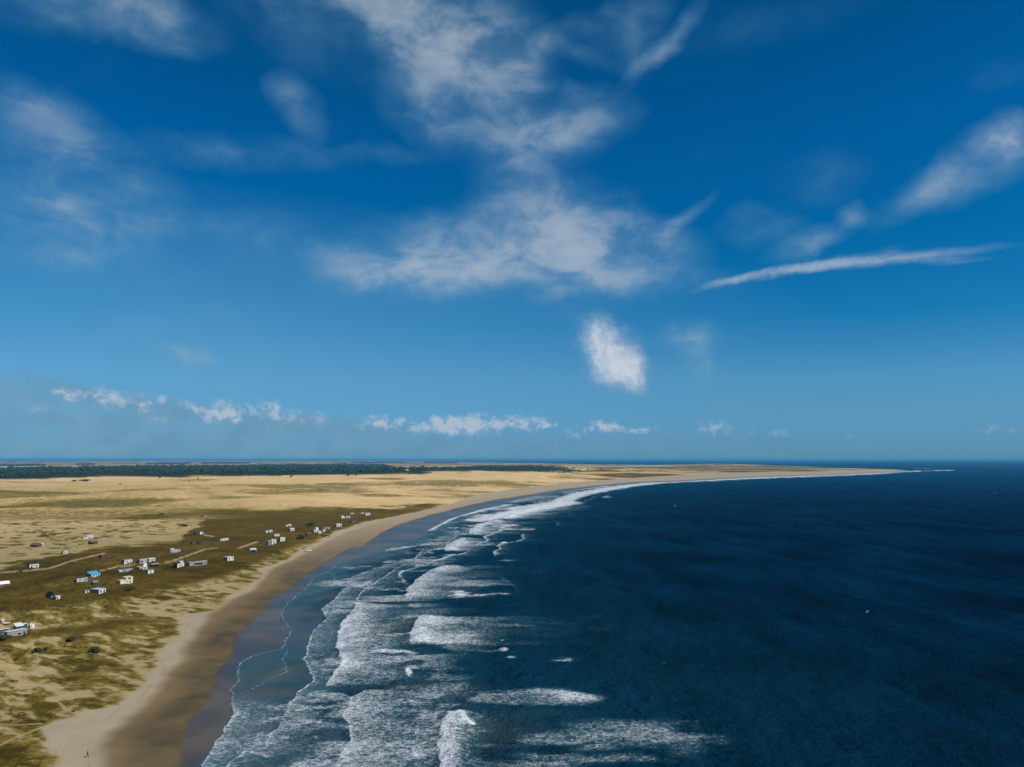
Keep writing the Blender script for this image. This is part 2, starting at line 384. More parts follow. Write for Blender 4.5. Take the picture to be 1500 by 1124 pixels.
    return dict(wrack=wrack, near=near_, mid=near2_, moist=moist, veg=V, damp=damp, wet=wet, dry=beachy, path=p, green=green, yellow=yellow, wood=wood)
def forest_mask(u, v):
    top = np.interp(u, [-3000, 0, 100, 200, 300, 400, 470, 560, 600, 640], [690, 687, 685.5, 683.5, 682.5, 681.5, 680.2, 681, 690, 693])
    bot = np.interp(u, [-3000, 0, 60, 130, 170, 300, 360, 400, 480, 560, 605, 640], [704, 702, 701.5, 698.5, 698, 698.5, 696.5, 697, 695.5, 694.5, 694, 693])
    m = bump(v, top, bot, .8) * (u < 640)
    t2 = np.interp(u, [560, 690, 720, 790, 850], [690, 683.5, 682.5, 683, 689]); b2 = np.interp(u, [560, 690, 760, 850], [690, 689.5, 690.5, 690])
    m2 = bump(v, t2, b2, .6) * (u > 600) * (u < 850)
    return np.maximum(m, m2)

def new_mat(name):
    m = bpy.data.materials.new(name); m.use_nodes = True
    nt = NT(m.node_tree)
    bs = m.node_tree.nodes['Principled BSDF']
    return m, nt, bs
def ground_mat():
    m, t, b = new_mat('ground')
    pos = t.new('ShaderNodeTexCoord').outputs['Object']
    nb = t.noise(pos, .012, 5, .6); nm = t.noise(pos, .09, 5, .6); nf = t.noise(pos, .55, 5, .65); ng = t.noise(pos, 2.2, 4, .6)
    rot = t.mapping(pos, rot=(0, 0, R(-37)), scale=(.25, 1.0, 1))
    rot.node.inputs['Rotation'].default_value = (0, 0, R(37))
    ns = t.noise(rot, .16, 6, .65)
    sand = t.mix(t.ss(nb, .35, .65), RGB(.67, .465, .235), RGB(.52, .35, .165))
    sand = t.mix(t.ss(nf, .3, .75), sand, RGB(.55, .395, .185))
    yel = t.math('MULTIPLY', t.attr('yellow'), t.ss(nm, .25, .65))
    sand = t.mix(t.math('MULTIPLY', yel, .7), sand, RGB(.36, .26, .085))
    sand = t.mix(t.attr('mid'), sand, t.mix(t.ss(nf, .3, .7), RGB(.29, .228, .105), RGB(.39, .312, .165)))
    dryb = t.mix(t.ss(nm, .3, .7), RGB(.35, .295, .205), RGB(.31, .262, .18))  # dry beach dimmed: cloud shade over the near sand put into its colour
    sand = t.mix(t.attr('dry'), sand, dryb)
    g1 = t.mix(t.ss(nm, .35, .65), RGB(.118, .074, .012), RGB(.080, .056, .007))
    g2 = t.mix(t.ss(nf, .3, .7), RGB(.038, .030, .003), RGB(.064, .045, .005))
    gr = t.mix(t.attr('green'), g1, g2)
    gr = t.mix(t.ss(t.noise(pos, .035, 5, .65), .46, .62, 0, .8), gr, t.mix(nf, RGB(.115, .068, .013), RGB(.090, .070, .010)))
    gr = t.mix(t.ss(ng, .55, .72, 0, .6), gr, RGB(.022, .026, .008))
    gr = t.mix(t.attr('wood'), gr, RGB(.018, .03, .012))
    det = t.math('MULTIPLY_ADD', t.math('SUBTRACT', nf, .5), .9, t.math('MULTIPLY', t.math('SUBTRACT', nm, .5), .7))
    det = t.math('MULTIPLY_ADD', t.math('SUBTRACT', ns, .5), .6, det)
    mot = t.noise(rot, .5, 5, .7)
    det = t.math('MULTIPLY_ADD', t.math('SUBTRACT', mot, .5), .7, det)
    det = t.math('MULTIPLY_ADD', det, t.ss(t.attr('veg'), .02, .40, .35, 1.15), t.attr('veg'))
    cov = t.ss(det, .20, .85)
    straw = t.mix(nf, RGB(.215, .160, .036), RGB(.150, .116, .022))
    col = t.mix(t.ss(det, .12, .48), sand, straw)
    col = t.mix(t.ss(det, .48, .84), col, gr)
    spk = t.math('MULTIPLY', t.ss(t.noise(pos, .24, 3, .55), .63, .69), t.math('MULTIPLY', t.ss(t.attr('veg'), .06, .2), t.math('SUBTRACT', 1.0, t.attr('dry'))))
    col = t.mix(t.math('MULTIPLY', spk, .8), col, RGB(.040, .036, .012))
    col = t.mix(t.math('MULTIPLY', t.attr('path'), .85), col, RGB(.38, .29, .15))
    dcol = t.mix(t.ss(t.noise(pos, .05, 5, .6), .35, .65), RGB(.125, .092, .045), RGB(.070, .058, .036))
    dcol = t.mix(t.attr('moist'), t.mix(t.ss(nm, .3, .7), RGB(.190, .132, .062), RGB(.150, .110, .058)), dcol)
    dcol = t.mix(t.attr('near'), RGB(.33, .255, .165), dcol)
    col = t.mix(t.attr('damp'), col, dcol)
    col = t.mix(t.attr('wet'), col, t.mix(t.ss(t.noise(pos, .02, 4, .6), .38, .60), RGB(.100, .074, .044), RGB(.048, .042, .036)))
    col = t.mix(t.math('MULTIPLY', t.attr('wrack'), t.ss(nf, .2, .7, .2, .75)), col, RGB(.095, .072, .040))
    t.set(b.inputs['Base Color'], col)
    rg = t.math('MULTIPLY_ADD', t.attr('wet'), -.66, .95)
    t.set(b.inputs['Roughness'], rg)
    b.inputs['IOR'].default_value = 1.4
    spec = t.math('MULTIPLY_ADD', t.attr('wet'), .19, .03)
    t.set(b.inputs['Specular IOR Level'], spec)
    # grain and tufts
    hgt = t.math('MULTIPLY_ADD', t.math('MULTIPLY', cov, nf), .9, t.math('MULTIPLY', ng, .25))
    hgt = t.math('MULTIPLY', hgt, t.math('SUBTRACT', 1.0, t.attr('damp')))
    bp = t.new('ShaderNodeBump'); bp.inputs['Strength'].default_value = .8; bp.inputs['Distance'].default_value = 1.0
    t.l.new(hgt, bp.inputs['Height']); t.l.new(bp.outputs[0], b.inputs['Normal'])
    return m

# ------------------------------------------------------------------ sea
fronts = [   # (v,u) leading edge, line strength, trail strength, trail length px
    (D_pts, .55, .18, 45, (691.2, 1300)),
    ([(1170, 255), (1121, 290), (1097, 309), (1073, 327), (1050, 338), (1022, 345)], .75, .58, 95, (1024, 1170)),
    ([(1022, 342), (1010, 370), (996, 394), (984, 421), (976, 418), (967, 413), (951, 418)], .5, .10, 40, (950, 1022)),
    ([(1160, 290), (1123, 326), (1100, 357), (1089, 381), (1068, 407), (1051, 413), (1040, 425)], .75, .52, 110, (1040, 1160)),
    ([(1036, 421), (1017, 437), (999, 458), (985, 456), (967, 447), (948, 449), (924, 458), (907, 478), (893, 469), (879, 490), (864, 503), (857, 505), (845, 515), (832, 551), (826, 575)], .8, .55, 75, (826, 1036)),
    ([(1005, 478), (995, 482), (975, 501), (960, 497), (945, 493), (930, 497), (913, 501), (889, 522), (880, 524)], 1.0, 1.05, 80, (884, 1005)),
    ([(882, 522), (875, 524), (863, 533), (853, 551), (835, 577), (825, 595), (820, 606)], .9, .45, 60, (820, 882)),
    ([(1160, 470), (1124, 490), (1097, 503), (1084, 513), (1049, 503), (1023, 517), (1012, 538)], .95, .74, 170, (1012, 1160)),
    ([(877, 594), (865, 597), (848, 611), (837, 630), (831, 649), (829, 662)], 1.0, .85, 70, (829, 878)),
    ([(808, 652), (805, 650), (800, 653), (792, 665), (789, 678)], 1.0, 1.15, 38, (789, 808)),
    ([(784, 687), (780, 686), (776, 689), (769, 699), (765, 715), (763, 730)], 1.0, .95, 50, (763, 784)),
    ([(761, 735), (758, 738), (752, 753), (744, 785), (740, 800)], 1.0, 1.1, 45, (740, 761)),
    ([(779, 624), (777, 627), (768, 643), (755, 667), (747, 710), (744, 728)], .85, .45, 26, (744, 779)),
    ([(808, 562), (805, 569), (798, 578), (792, 590), (790, 608)], .8, .40, 30, (790, 808)),
    ([(946, 600), (938, 600), (930, 599), (922, 604), (915, 604), (906, 611), (902, 620)], .8, .98, 125, (903, 946)),
    ([(826, 605), (818, 608), (812, 613), (806, 618)], .9, .45, 18, (806, 824)),
    ([(1160, 630), (1124, 641), (1080, 643), (1060, 648), (1047, 656)], 1.0, 1.1, 45, (1046, 1160)),
]
strokes = [  # pixels (u,v), half widths, strength
    ([(743, 746), (780, 742), (817, 736), (849, 724), (887, 717), (927, 710.5), (967, 706.8), (1000, 705), (1050, 703), (1100, 700.3), (1230, 696), (1290, 693)], 22, 1.5, .85),
    ([(1290, 693), (1325, 691.2), (1345, 690.3)], 8, .8, .85), ([(1355, 690), (1378, 689.5)], 5, .5, .6),
    ([(700, 762), (745, 752), (790, 744), (830, 737)], 28, 3.5, 1.0),
    ([(737, 758), (753, 752), (785, 745)], 10, 2.0, 1.0),
    ([(812, 721), (850, 716), (887, 712.6)], 20, .9, .7), ([(750, 735), (800, 727)], 30, 1.2, .5),
    ([(627, 777), (643, 768), (667, 757), (710, 747), (745, 740)], 10, 1.3, .75),
    ([(640, 760), (700, 742), (760, 731)], 12, .8, .35),
    ([(1372, 689.5), (1395, 689.2)], 4, .5, .9), ([(1340, 686.6), (1362, 686.4)], 6, .4, .5),
    ([(570, 806), (607, 800), (640, 796)], 10, 1.4, .6), ([(548, 800), (562, 792), (590, 790)], 6, 1.1, .5),
    ([(430, 873), (460, 868), (480, 862)], 10, 1.4, .25), ([(655, 1047), (672, 1052), (690, 1064)], 9, 3.5, 1.0),
    ([(690, 873), (740, 871)], 12, 1.2, .6), ([(560, 907), (600, 903), (640, 905)], 30, 2.5, .45), ([(740, 776), (773, 776)], 14, 1.3, .7),
    ([(640, 800), (660, 784), (700, 778)], 20, 4, .45),
    ([(700, 915), (760, 918)], 40, 3, .4), ([(560, 955), (585, 957)], 30, 3, .8), ([(660, 953), (720, 955)], 30, 2, .35),
]
patches = [(690, 855, 75, 7, .5), (674, 871, 18, 7, .9), (700, 798, 40, 4, .5), (740, 772, 34, 4, .8), (645, 793, 50, 6, .4),
           (785, 1016, 105, 17, .62), (800, 1022, 50, 10, .5), (900, 1074, 160, 20, .56), (960, 1088, 130, 22, .5), (850, 1114, 150, 16, .42), (760, 1120, 120, 14, .5),
           (825, 965, 34, 4, .5), (736, 951, 10, 4, .8), (747, 963, 10, 2.6, .75), (735, 938, 2.5, 1.0, .8), (738, 795, 7, 2.5, .85), (745, 820, 18, 2, .4), (598, 984, 7, 10, .85), (640, 1003, 70, 14, .42),
           (1271, 897, 6, 1.0, .6), (973, 973, 4, .9, .55), (888, 728.4, 10, .7, .6), (990, 740, 6, .6, .5), (560, 1040, 90, 40, .35), (530, 975, 90, 22, .6), (1457, 723, 2, .6, .5),
           (470, 1090, 130, 35, .3), (700, 1060, 30, 10, .4)]
def sea_shape(x, y, u, v, s):
    off = np.maximum(-s, 0)
    rng = np.hypot(x, y)
    wobx = (fbm(x, y, 26, 4, 91) - .5) * 2
    wobf = (fbm(x, y, 5, 3, 95) - .5) * 2
    pxm = FPX / np.maximum(y, 50)
    F = np.zeros(u.shape); crest = np.zeros(u.shape)
    streak = fbm(x / 2.6, y, 9, 4, 99)
    for pts, ls, ts, L, (va, vb) in fronts:
        f = line(pts)
        dd = u - f(v) + wobx * 1.6 * pxm + wobf * .9 * pxm
        ee = min(3.0, (vb - va) * .10) if va != 1024 else 16.0; inr = bump(v + wobf * ee * .7, va, vb, ee)
        Lp = L * np.clip((.45 + 1.1 * fbm(x / 1.5, y, 14, 3, 103 + int(L))), .3, 1.6)
        tr = np.exp(-np.maximum(dd, 0) / Lp) * (dd > 0)
        ln = np.exp(-(np.maximum(dd, 0) / (.9 * pxm + .8)) ** 2) * sst(dd, -.5, .4)
        F = np.maximum(F, inr * np.maximum(ls * ln, ts * tr * (.62 + .7 * streak)))
        if ts > .4:
            crest = np.maximum(crest, inr * np.exp(-((dd - 4 * pxm) / (5 * pxm)) ** 2) * ts)
    uw = u + wobx * 3.5 * pxm; vw = v + wobf * 1.2 * pxm * .4
    for pts, hx, hy, st in strokes:
        d = segdist(uw, vw + (streak - .5) * 2.2 * hy, pts, hx, hy)
        F = np.maximum(F, st * (1 - sst(d, .3, 1.35)) * (.7 + .6 * streak))
    for (pu, pv, rx, ry, st) in patches:
        big = rx > 12
        if big:
            mp_ = CAMH / (pv - HOR); k1 = fbm(x / 1.6, y, rx * mp_ * .55, 4, 300 + int(pu)) - .5; k2 = fbm(x / 2.2, y, ry * mp_ * 4.5, 4, 500 + int(pv)) - .5
            qu, qv = u + k1 * rx * 1.5 + wobf * pxm, v + k2 * ry * 1.9 + wobf * .8
        else: qu, qv = u + wobf * 2 + wobx * 4, v + wobf * .8 + wobx * 1.2
        d = np.sqrt(((qu - pu) / rx) ** 2 + ((qv - pv) / ry) ** 2)
        F = np.maximum(F, st * (1 - sst(d, .35, 1.15)) * ((.45 + 1.1 * streak) if big else 1.0))
        if st > 1.0 and rx > 5: crest = np.maximum(crest, np.exp(-d * d))
    # surf between the fronts
    f3 = line([(1036, 421), (1017, 437), (999, 458), (967, 447), (924, 458), (907, 478), (879, 490), (857, 505)])
    calm_ = 1 - bump(v, 862, 1030, 6) * (1 - sst(u - f3(v), -6, 4))
    zone = bump(u, Df(v) + 2 * pxm, Df(v) + 85 * pxm, 22 * pxm) * calm_ * sst(v, 691, 694)
    lace = sst(fbm(x / 1.7, y, 14, 5, 109, .6), .46, .70)
    F = np.maximum(F, zone * lace * .66)
    zone2 = calm_ * sst(v, 691, 694) * bump(u, Df(v) + 20 * pxm, Df(v) + 85 * pxm, 25 * pxm) * sst(fbm(x / 1.2, y, 45, 3, 141), .44, .62)
    F = np.maximum(F, zone2 * sst(streak, .40, .70) * .62)
    # further rows of spent breakers, parallel to the shore
    for k, (base, wid, st_) in enumerate(((16, 4, .40), (38, 9, .62), (66, 13, .80), (98, 15, .72), (134, 16, .5))):
        shore = base + (fbm(x, y, 90, 3, 200 + k) - .5) * 34 + wobx * 3 + wobf * 1.2
        dm = off - shore
        on = sst(fbm(x * .9, y * .9, 110 + 20 * k, 3, 220 + k), .42, .60) * sst(rng, 420, 560) * (1 - sst(rng, 2600, 4500))
        row = sst(dm, -.8, .6) * (.55 * np.exp(-np.maximum(dm, 0) / wid) * (.5 + .9 * streak) + .6 * np.exp(-(np.maximum(dm, 0) / 2.2) ** 2))
        F = np.maximum(F, st_ * on * row)
    # swell: long crests running towards the shore
    a = .935; b_ = .355
    q = x * a + y * b_ + (fbm(x, y, 120, 3, 113) - .5) * 60
    amp = sst(off, 40, 260) * (1 - sst(rng, 1500, 3500))
    sw = np.sin(q * 2 * math.pi / 47) * 1.15 + np.sin(q * 2 * math.pi / 31 + 1.3 + (fbm(x, y, 60, 2, 117) - .5) * 5) * .20
    q2 = x * .99 + y * .12 + (fbm(x, y, 200, 3, 119) - .5) * 130
    sw += np.sin(q2 * 2 * math.pi / 97) * 1.5 * (fbm(x, y, 260, 2, 121))
    z = amp * sw + (fbm(x, y, 6, 3, 123) - .5) * .6 * sst(off, 15, 120) * (1 - sst(rng, 500, 1200))
    z = z + crest * 1.3 * sst(off, 20, 70) + F * .18 * sst(off, 3, 30)
    z = np.where(s > 0, -.02 * s, z + np.minimum(off, 6) * .012)
    z = z + .02
    return np.clip(F, 0, 1), z
_cache = {}
def sea_z(x, y, u, v, s):
    F, z = sea_shape(x, y, u, v, s); _cache['F'] = F
    return z
def sea_attrs(x, y, z, u, v, s):
    off = np.maximum(-s, 0)
    n = fbm(x / 2, y, 90, 4, 131)
    shal = np.exp(-off / (75 + 110 * n)) 
    swash = 1 - sst(off + (fbm(x, y, 20, 3, 133) - .5) * 30, 8, 52)
    silt = np.exp(-((u - 625) / 60) ** 2 - ((v - 1012) / 14) ** 2) + np.exp(-((u - 590) / 60) ** 2 - ((v - 921) / 16) ** 2) + .6 * np.exp(-((u - 730) / 60) ** 2 - ((v - 1075) / 25) ** 2)
    calm = fbm(x / 1.5, y, 420, 3, 137)
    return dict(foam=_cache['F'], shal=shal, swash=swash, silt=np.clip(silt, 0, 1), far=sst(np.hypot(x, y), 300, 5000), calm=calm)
def sea_mat():
    m, t, b = new_mat('sea_water')
    pos = t.new('ShaderNodeTexCoord').outputs['Object']
    mp = t.mapping(pos, rot=(0, 0, R(15)), scale=(.85, .85, 1))
    n1 = t.noise(mp, .10, 5, .62, .1); n2 = t.noise(mp, .5, 5, .65, .1); n3 = t.noise(pos, 1.6, 4, .6)
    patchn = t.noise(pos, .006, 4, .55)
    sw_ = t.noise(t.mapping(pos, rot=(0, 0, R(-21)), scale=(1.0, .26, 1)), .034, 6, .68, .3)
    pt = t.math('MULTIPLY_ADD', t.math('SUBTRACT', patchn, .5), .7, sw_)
    deep = t.mix(t.ss(pt, .28, .72), RGB(.0001, .0028, .0105), RGB(.0003, .0170, .0450))  # light and dark bands of the swell put into the water colour
    deep = t.mix(t.attr('far'), deep, RGB(.0003, .025, .066))  # paler with distance: sky reflection and haze put into the colour
    teal = RGB(.006, .052, .080)
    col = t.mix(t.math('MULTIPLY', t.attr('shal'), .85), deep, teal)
    col = t.mix(t.math('MULTIPLY', t.attr('silt'), .55), col, RGB(.060, .060, .042))
    col = t.mix(t.math('MULTIPLY', t.attr('swash'), .8), col, t.mix(t.ss(t.noise(pos, .02, 4, .6), .35, .65), RGB(.080, .086, .076), RGB(.040, .078, .088)))
    col = t.mix(t.math('MULTIPLY', t.ss(t.attr('foam'), .06, .62), .60), col, RGB(.050, .135, .170))
    # foam lace
    fv = t.mapping(pos, rot=(0, 0, R(20)), scale=(.8, 1.0, 1))
    l1 = t.noise(fv, .75, 6, .68, 1.0); l2 = t.noise(pos, 2.4, 5, .65, .8)
    vor = t.new('ShaderNodeTexVoronoi'); vor.feature = 'DISTANCE_TO_EDGE'; vor.inputs['Scale'].default_value = .42
    dv = t.new('ShaderNodeVectorMath', operation='ADD'); t.l.new(t.mapping(pos, scale=(.7, 1, 1)), dv.inputs[0])
    wn = t.new('ShaderNodeVectorMath', operation='SCALE'); t.l.new(t.noise(pos, .35, 4, .6, col=True), wn.inputs[0]); wn.inputs['Scale'].default_value = 5.0
    t.l.new(wn.outputs[0], dv.inputs[1]); t.l.new(dv.outputs[0], vor.inputs['Vector'])
    cell = t.ss(vor.outputs[0], 0.0, .30, .22, -.22)
    k = t.math('MULTIPLY_ADD', t.math('SUBTRACT', l1, .5), 1.1, t.attr('foam'))
    k = t.math('MULTIPLY_ADD', t.math('SUBTRACT', l2, .5), .7, k)
    k = t.math('ADD', k, t.math('MULTIPLY', cell, .55))
    have = t.ss(t.attr('foam'), .08, .26)
    fm_ = t.math('MULTIPLY', t.ss(k, .36, .98), have)
    # scattered white horses
    cap = t.ss(t.noise(mp, .06, 4, .6), .755, .80)
    cap = t.math('MULTIPLY', cap, t.ss(n2, .52, .66)); cap = t.math('MULTIPLY', cap, t.math('SUBTRACT', 1.0, t.ss(t.attr('shal'), .02, .3)))
    fm_ = t.math('MAXIMUM', fm_, t.math('MULTIPLY', cap, .45))
    fcol = t.mix(t.ss(l2, .35, .7), RGB(.40, .48, .53), RGB(.84, .86, .86))
    col = t.mix(fm_, col, fcol)
    n0 = t.noise(t.mapping(pos, rot=(0, 0, R(-21)), scale=(1.0, .5, 1)), .035, 3, .5, .1)
    h = t.math('MULTIPLY_ADD', n0, 9.0, t.math('MULTIPLY', n1, 4.2))
    h = t.math('ADD', h, t.math('MULTIPLY_ADD', n2, 1.9, t.math('MULTIPLY', n3, .3)))
    calm = t.math('SUBTRACT', 1.0, t.math('MULTIPLY', t.attr('swash'), .93))
    h = t.math('MULTIPLY', h, calm)
    h = t.math('MULTIPLY_ADD', fm_, .30, h)
    bp = t.new('ShaderNodeBump'); bp.inputs['Strength'].default_value = 1.0; bp.inputs['Distance'].default_value = 1.0
    t.l.new(h, bp.inputs['Height'])
    # water: dark body under a weak (polarised) mirror; foam: matte
    t.n.remove(b)
    df = t.new('ShaderNodeBsdfDiffuse', ins={0: col}); t.l.new(bp.outputs[0], df.inputs['Normal'])
    gl = t.new('ShaderNodeBsdfGlossy', ins={0: RGB(.06, .68, 1.0)}); t.l.new(bp.outputs[0], gl.inputs['Normal'])
    t.set(gl.inputs['Roughness'], t.math('MULTIPLY_ADD', t.attr('swash'), -.06, .15))
    fr = t.new('ShaderNodeFresnel'); fr.inputs[0].default_value = 1.33; t.l.new(bp.outputs[0], fr.inputs['Normal'])
    kf = t.math('MULTIPLY', fr.outputs[0], t.math('MULTIPLY_ADD', t.attr('swash'), .16, t.math('MULTIPLY_ADD', t.attr('far'), .10, .15)))
    kf = t.math('MINIMUM', kf, .45)
    kf = t.math('MULTIPLY', kf, t.math('SUBTRACT', 1.0, fm_))
    mx = t.new('ShaderNodeMixShader', ins={0: kf, 1: df.outputs[0], 2: gl.outputs[0]})
    t.l.new(mx.outputs[0], t.n['Material Output'].inputs[0])
    return m

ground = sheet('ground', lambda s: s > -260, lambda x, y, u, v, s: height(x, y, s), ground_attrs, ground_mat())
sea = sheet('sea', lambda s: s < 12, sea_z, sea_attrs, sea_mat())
#==OBJ
# ------------------------------------------------------------------ placing things on the terrain
def place(u, v):
    """ground point seen at photo position (u, v), taking the relief into account"""
    vv = float(v); uu = float(u)
    for _ in range(12):
        x, y = unproj(np.array([uu]), np.array([vv]))
        s = coast_sd(x, y, np.array([uu]), np.array([vv]))
        h = height(x, y, s)
        pu, pv = proj(x, y, h)
        uu += (u - pu[0]) * .8; vv += (v - pv[0]) * .8
    return float(x[0]), float(y[0]), float(h[0])
def tag(o, label=None, cat=None, group=None, kind=None):
    if label: o['label'] = label
    if cat: o['category'] = cat
    if group: o['group'] = group
    if kind: o['kind'] = kind
    return o
def empty(name, loc, rz=0.0):
    o = bpy.data.objects.new(name, None); C.objects.link(o)
    o.location = loc; o.rotation_euler = (0, 0, rz); o.empty_display_size = .5
    return o
def link(name, bm, mat, parent=None, smooth=False):
    me = bpy.data.meshes.new(name); bm.to_mesh(me); bm.free()
    if smooth:
        for p in me.polygons: p.use_smooth = True
    me.materials.append(mat)
    o = bpy.data.objects.new(name, me); C.objects.link(o)
    if parent: o.parent = parent
    return o
def box(bm, x0, x1, y0, y1, z0, z1):
    vs_ = [bm.verts.new((x, y, z)) for z in (z0, z1) for x, y in ((x0, y0), (x1, y0), (x1, y1), (x0, y1))]
    for f in ((0, 3, 2, 1), (4, 5, 6, 7), (0, 1, 5, 4), (1, 2, 6, 5), (2, 3, 7, 6), (3, 0, 4, 7)):
        bm.faces.new([vs_[i] for i in f])
def hull(bm, pts_lo, pts_hi):
    n = len(pts_lo); a = [bm.verts.new(p) for p in pts_lo]; b = [bm.verts.new(p) for p in pts_hi]
    bm.faces.new(a[::-1]); bm.faces.new(b)
    for i in range(n): bm.faces.new((a[i], a[(i + 1) % n], b[(i + 1) % n], b[i]))
_m = {}
def paint(name, rgb, rough=.75, var=.25, scale=.8):
    if name in _m: return _m[name]
    m, t, b = new_mat(name)
    pos = t.new('ShaderNodeTexCoord').outputs['Object']
    nz = t.noise(t.mapping(pos, scale=(1, 1, .35)), scale, 5, .6)
    dk = tuple(c * (1 - var) for c in rgb)
    c = t.mix(t.ss(nz, .3, .7), RGB(*dk), RGB(*rgb))
    t.set(b.inputs['Base Color'], c); b.inputs['Roughness'].default_value = rough
    b.inputs['Specular IOR Level'].default_value = .25
    _m[name] = m; return m
WHITE = paint('white paint', (.68, .67, .64)); CREAM = paint('cream paint', (.72, .64, .40)); GREY = paint('grey boards', (.26, .28, .28))
LGREY = paint('pale grey boards', (.45, .47, .46)); DARK = paint('dark boards', (.045, .045, .055)); BROWN = paint('brown boards', (.12, .065, .045))
RED = paint('dark red boards', (.13, .045, .04)); TEAL = paint('teal boards', (.10, .24, .26)); GREEN = paint('dark green boards', (.02, .075, .05))
R_WHITE = paint('white sheet roof', (.70, .70, .70), .5, .15); R_PINK = paint('pinkish sheet roof', (.80, .68, .66), .5, .12); R_BLUE = paint('blue sheet roof', (.06, .33, .52), .5, .2)
R_PALEBLUE = paint('pale blue sheet roof', (.55, .68, .72), .5, .2); R_GREY = paint('grey sheet roof', (.22, .24, .26), .55, .25); R_DARK = paint('dark felt roof', (.04, .05, .065), .8, .3)
R_THATCH = paint('brown thatch', (.16, .11, .07), .95, .4); R_NAVY = paint('black boards', (.012, .014, .022), .7, .3); R_PALE = paint('pale grey sheet roof', (.5, .52, .5), .5, .2)
GLASS = paint('dark window glass', (.02, .025, .03), .15, .1); WOOD = paint('weathered timber', (.20, .15, .10), .85, .35); BEIGE = paint('beige render', (.55, .50, .38))
TAN = paint('bleached logs', (.42, .34, .27), .9, .3)

def walls_bm(w, d, h, kind, rise):
    bm = bmesh.new(); x, y = w / 2, d / 2; b = -1.2
    if kind == 'gable':        # ridge along local y, gable end at the front
        pts = [(-x, b), (x, b), (x, h), (0, h + rise), (-x, h)]
        hull(bm, [(p[0], y, p[1]) for p in pts], [(p[0], -y, p[1]) for p in pts])
    elif kind == 'gablex':     # ridge along local x
        pts = [(-y, b), (y, b), (y, h), (0, h + rise), (-y, h)]
        hull(bm, [(-x, p[0], p[1]) for p in pts], [(x, p[0], p[1]) for p in pts])
    elif kind == 'shed':       # high at the front
        pts = [(-y, b), (y, b), (y, h), (-y, h + rise)]
        hull(bm, [(-x, p[0], p[1]) for p in pts], [(x, p[0], p[1]) for p in pts])
    elif kind == 'shedback':
        pts = [(-y, b), (y, b), (y, h + rise), (-y, h)]
        hull(bm, [(-x, p[0], p[1]) for p in pts], [(x, p[0], p[1]) for p in pts])
    elif kind == 'aframe':
        pts = [(-x * .9, b), (x * .9, b), (0, h)]
        hull(bm, [(p[0], y * .9, p[1]) for p in pts], [(p[0], -y * .9, p[1]) for p in pts])
    else: box(bm, -x, x, -y, y, b, h)
    return bm
def roof_bm(w, d, h, kind, rise):
    bm = bmesh.new(); o = .3; t = .14; x, y = w / 2 + o, d / 2 + o; g = .004
    def slab(p):     # four corners, thickened upwards
        hull(bm, [(a, b, c + g) for a, b, c in p], [(a, b, c + g + t) for a, b, c in p])
    if kind in ('gable', 'aframe'):
        k = rise / (w / 2); e = h - k * o
        if kind == 'aframe': rise, e, h = h, -.6, 0; x = w / 2 + .25
        top = (h + rise) if kind == 'gable' else rise + .1
        for sgn in (-1, 1):
            lo = [(sgn * x, -y, e), (sgn * x, y, e), (0, y, top), (0, -y, top)]
            if sgn < 0: lo = lo[::-1]
            slab(lo)
    elif kind == 'gablex':
        k = rise / (d / 2); e = h - k * o
        for sgn in (-1, 1):
            lo = [(-x, sgn * y, e), (x, sgn * y, e), (x, 0, h + rise), (-x, 0, h + rise)]
            if sgn > 0: lo = lo[::-1]
            slab(lo)
    elif kind == 'shed':
        k = rise / d; slab([(-x, -y, h + rise + k * o), (x, -y, h + rise + k * o), (x, y, h - k * o), (-x, y, h - k * o)])
    elif kind == 'shedback':
        k = rise / d; slab([(-x, -y, h - k * o), (x, -y, h - k * o), (x, y, h + rise + k * o), (-x, y, h + rise + k * o)])
    else: slab([(-x, -y, h), (x, -y, h), (x, y, h + .05), (-x, y, h + .05)])
    bmesh.ops.recalc_face_normals(bm, faces=bm.faces)
    return bm
GRP = 'beach houses scattered over the grassy dunes'
def opening(root, wall, w, d, face, frac, ow, oh, sill, what):
    """a door or a window set 6 cm proud of a wall; face f(ront) or l(eft)"""
    bm = bmesh.new()
    if face == 'f':
        cx = (frac - .5) * w; box(bm, cx - ow / 2, cx + ow / 2, -d / 2 - .05, -d / 2 + .10, sill, sill + oh)
    elif face == 'l':
        cy = (.5 - frac) * d; box(bm, -w / 2 - .05, -w / 2 + .10, cy - ow / 2, cy + ow / 2, sill, sill + oh)
    o = link(what, bm, GLASS if what == 'window' else DARK, root)
    if what == 'window':
        bm = bmesh.new(); f = .09
        for a, b, c, e in ((-ow / 2 - f, ow / 2 + f, -f, 0), (-ow / 2 - f, ow / 2 + f, oh, oh + f), (-ow / 2 - f, -ow / 2, 0, oh), (ow / 2, ow / 2 + f, 0, oh)):
            if face == 'f': box(bm, cx + a, cx + b, -d / 2 - .08, -d / 2 + .05, sill + c, sill + e)
            else: box(bm, -w / 2 - .08, -w / 2 + .05, cy + a, cy + b, sill + c, sill + e)
        fr = link('frame', bm, WHITE if wall is not WHITE else LGREY, o)
    return o
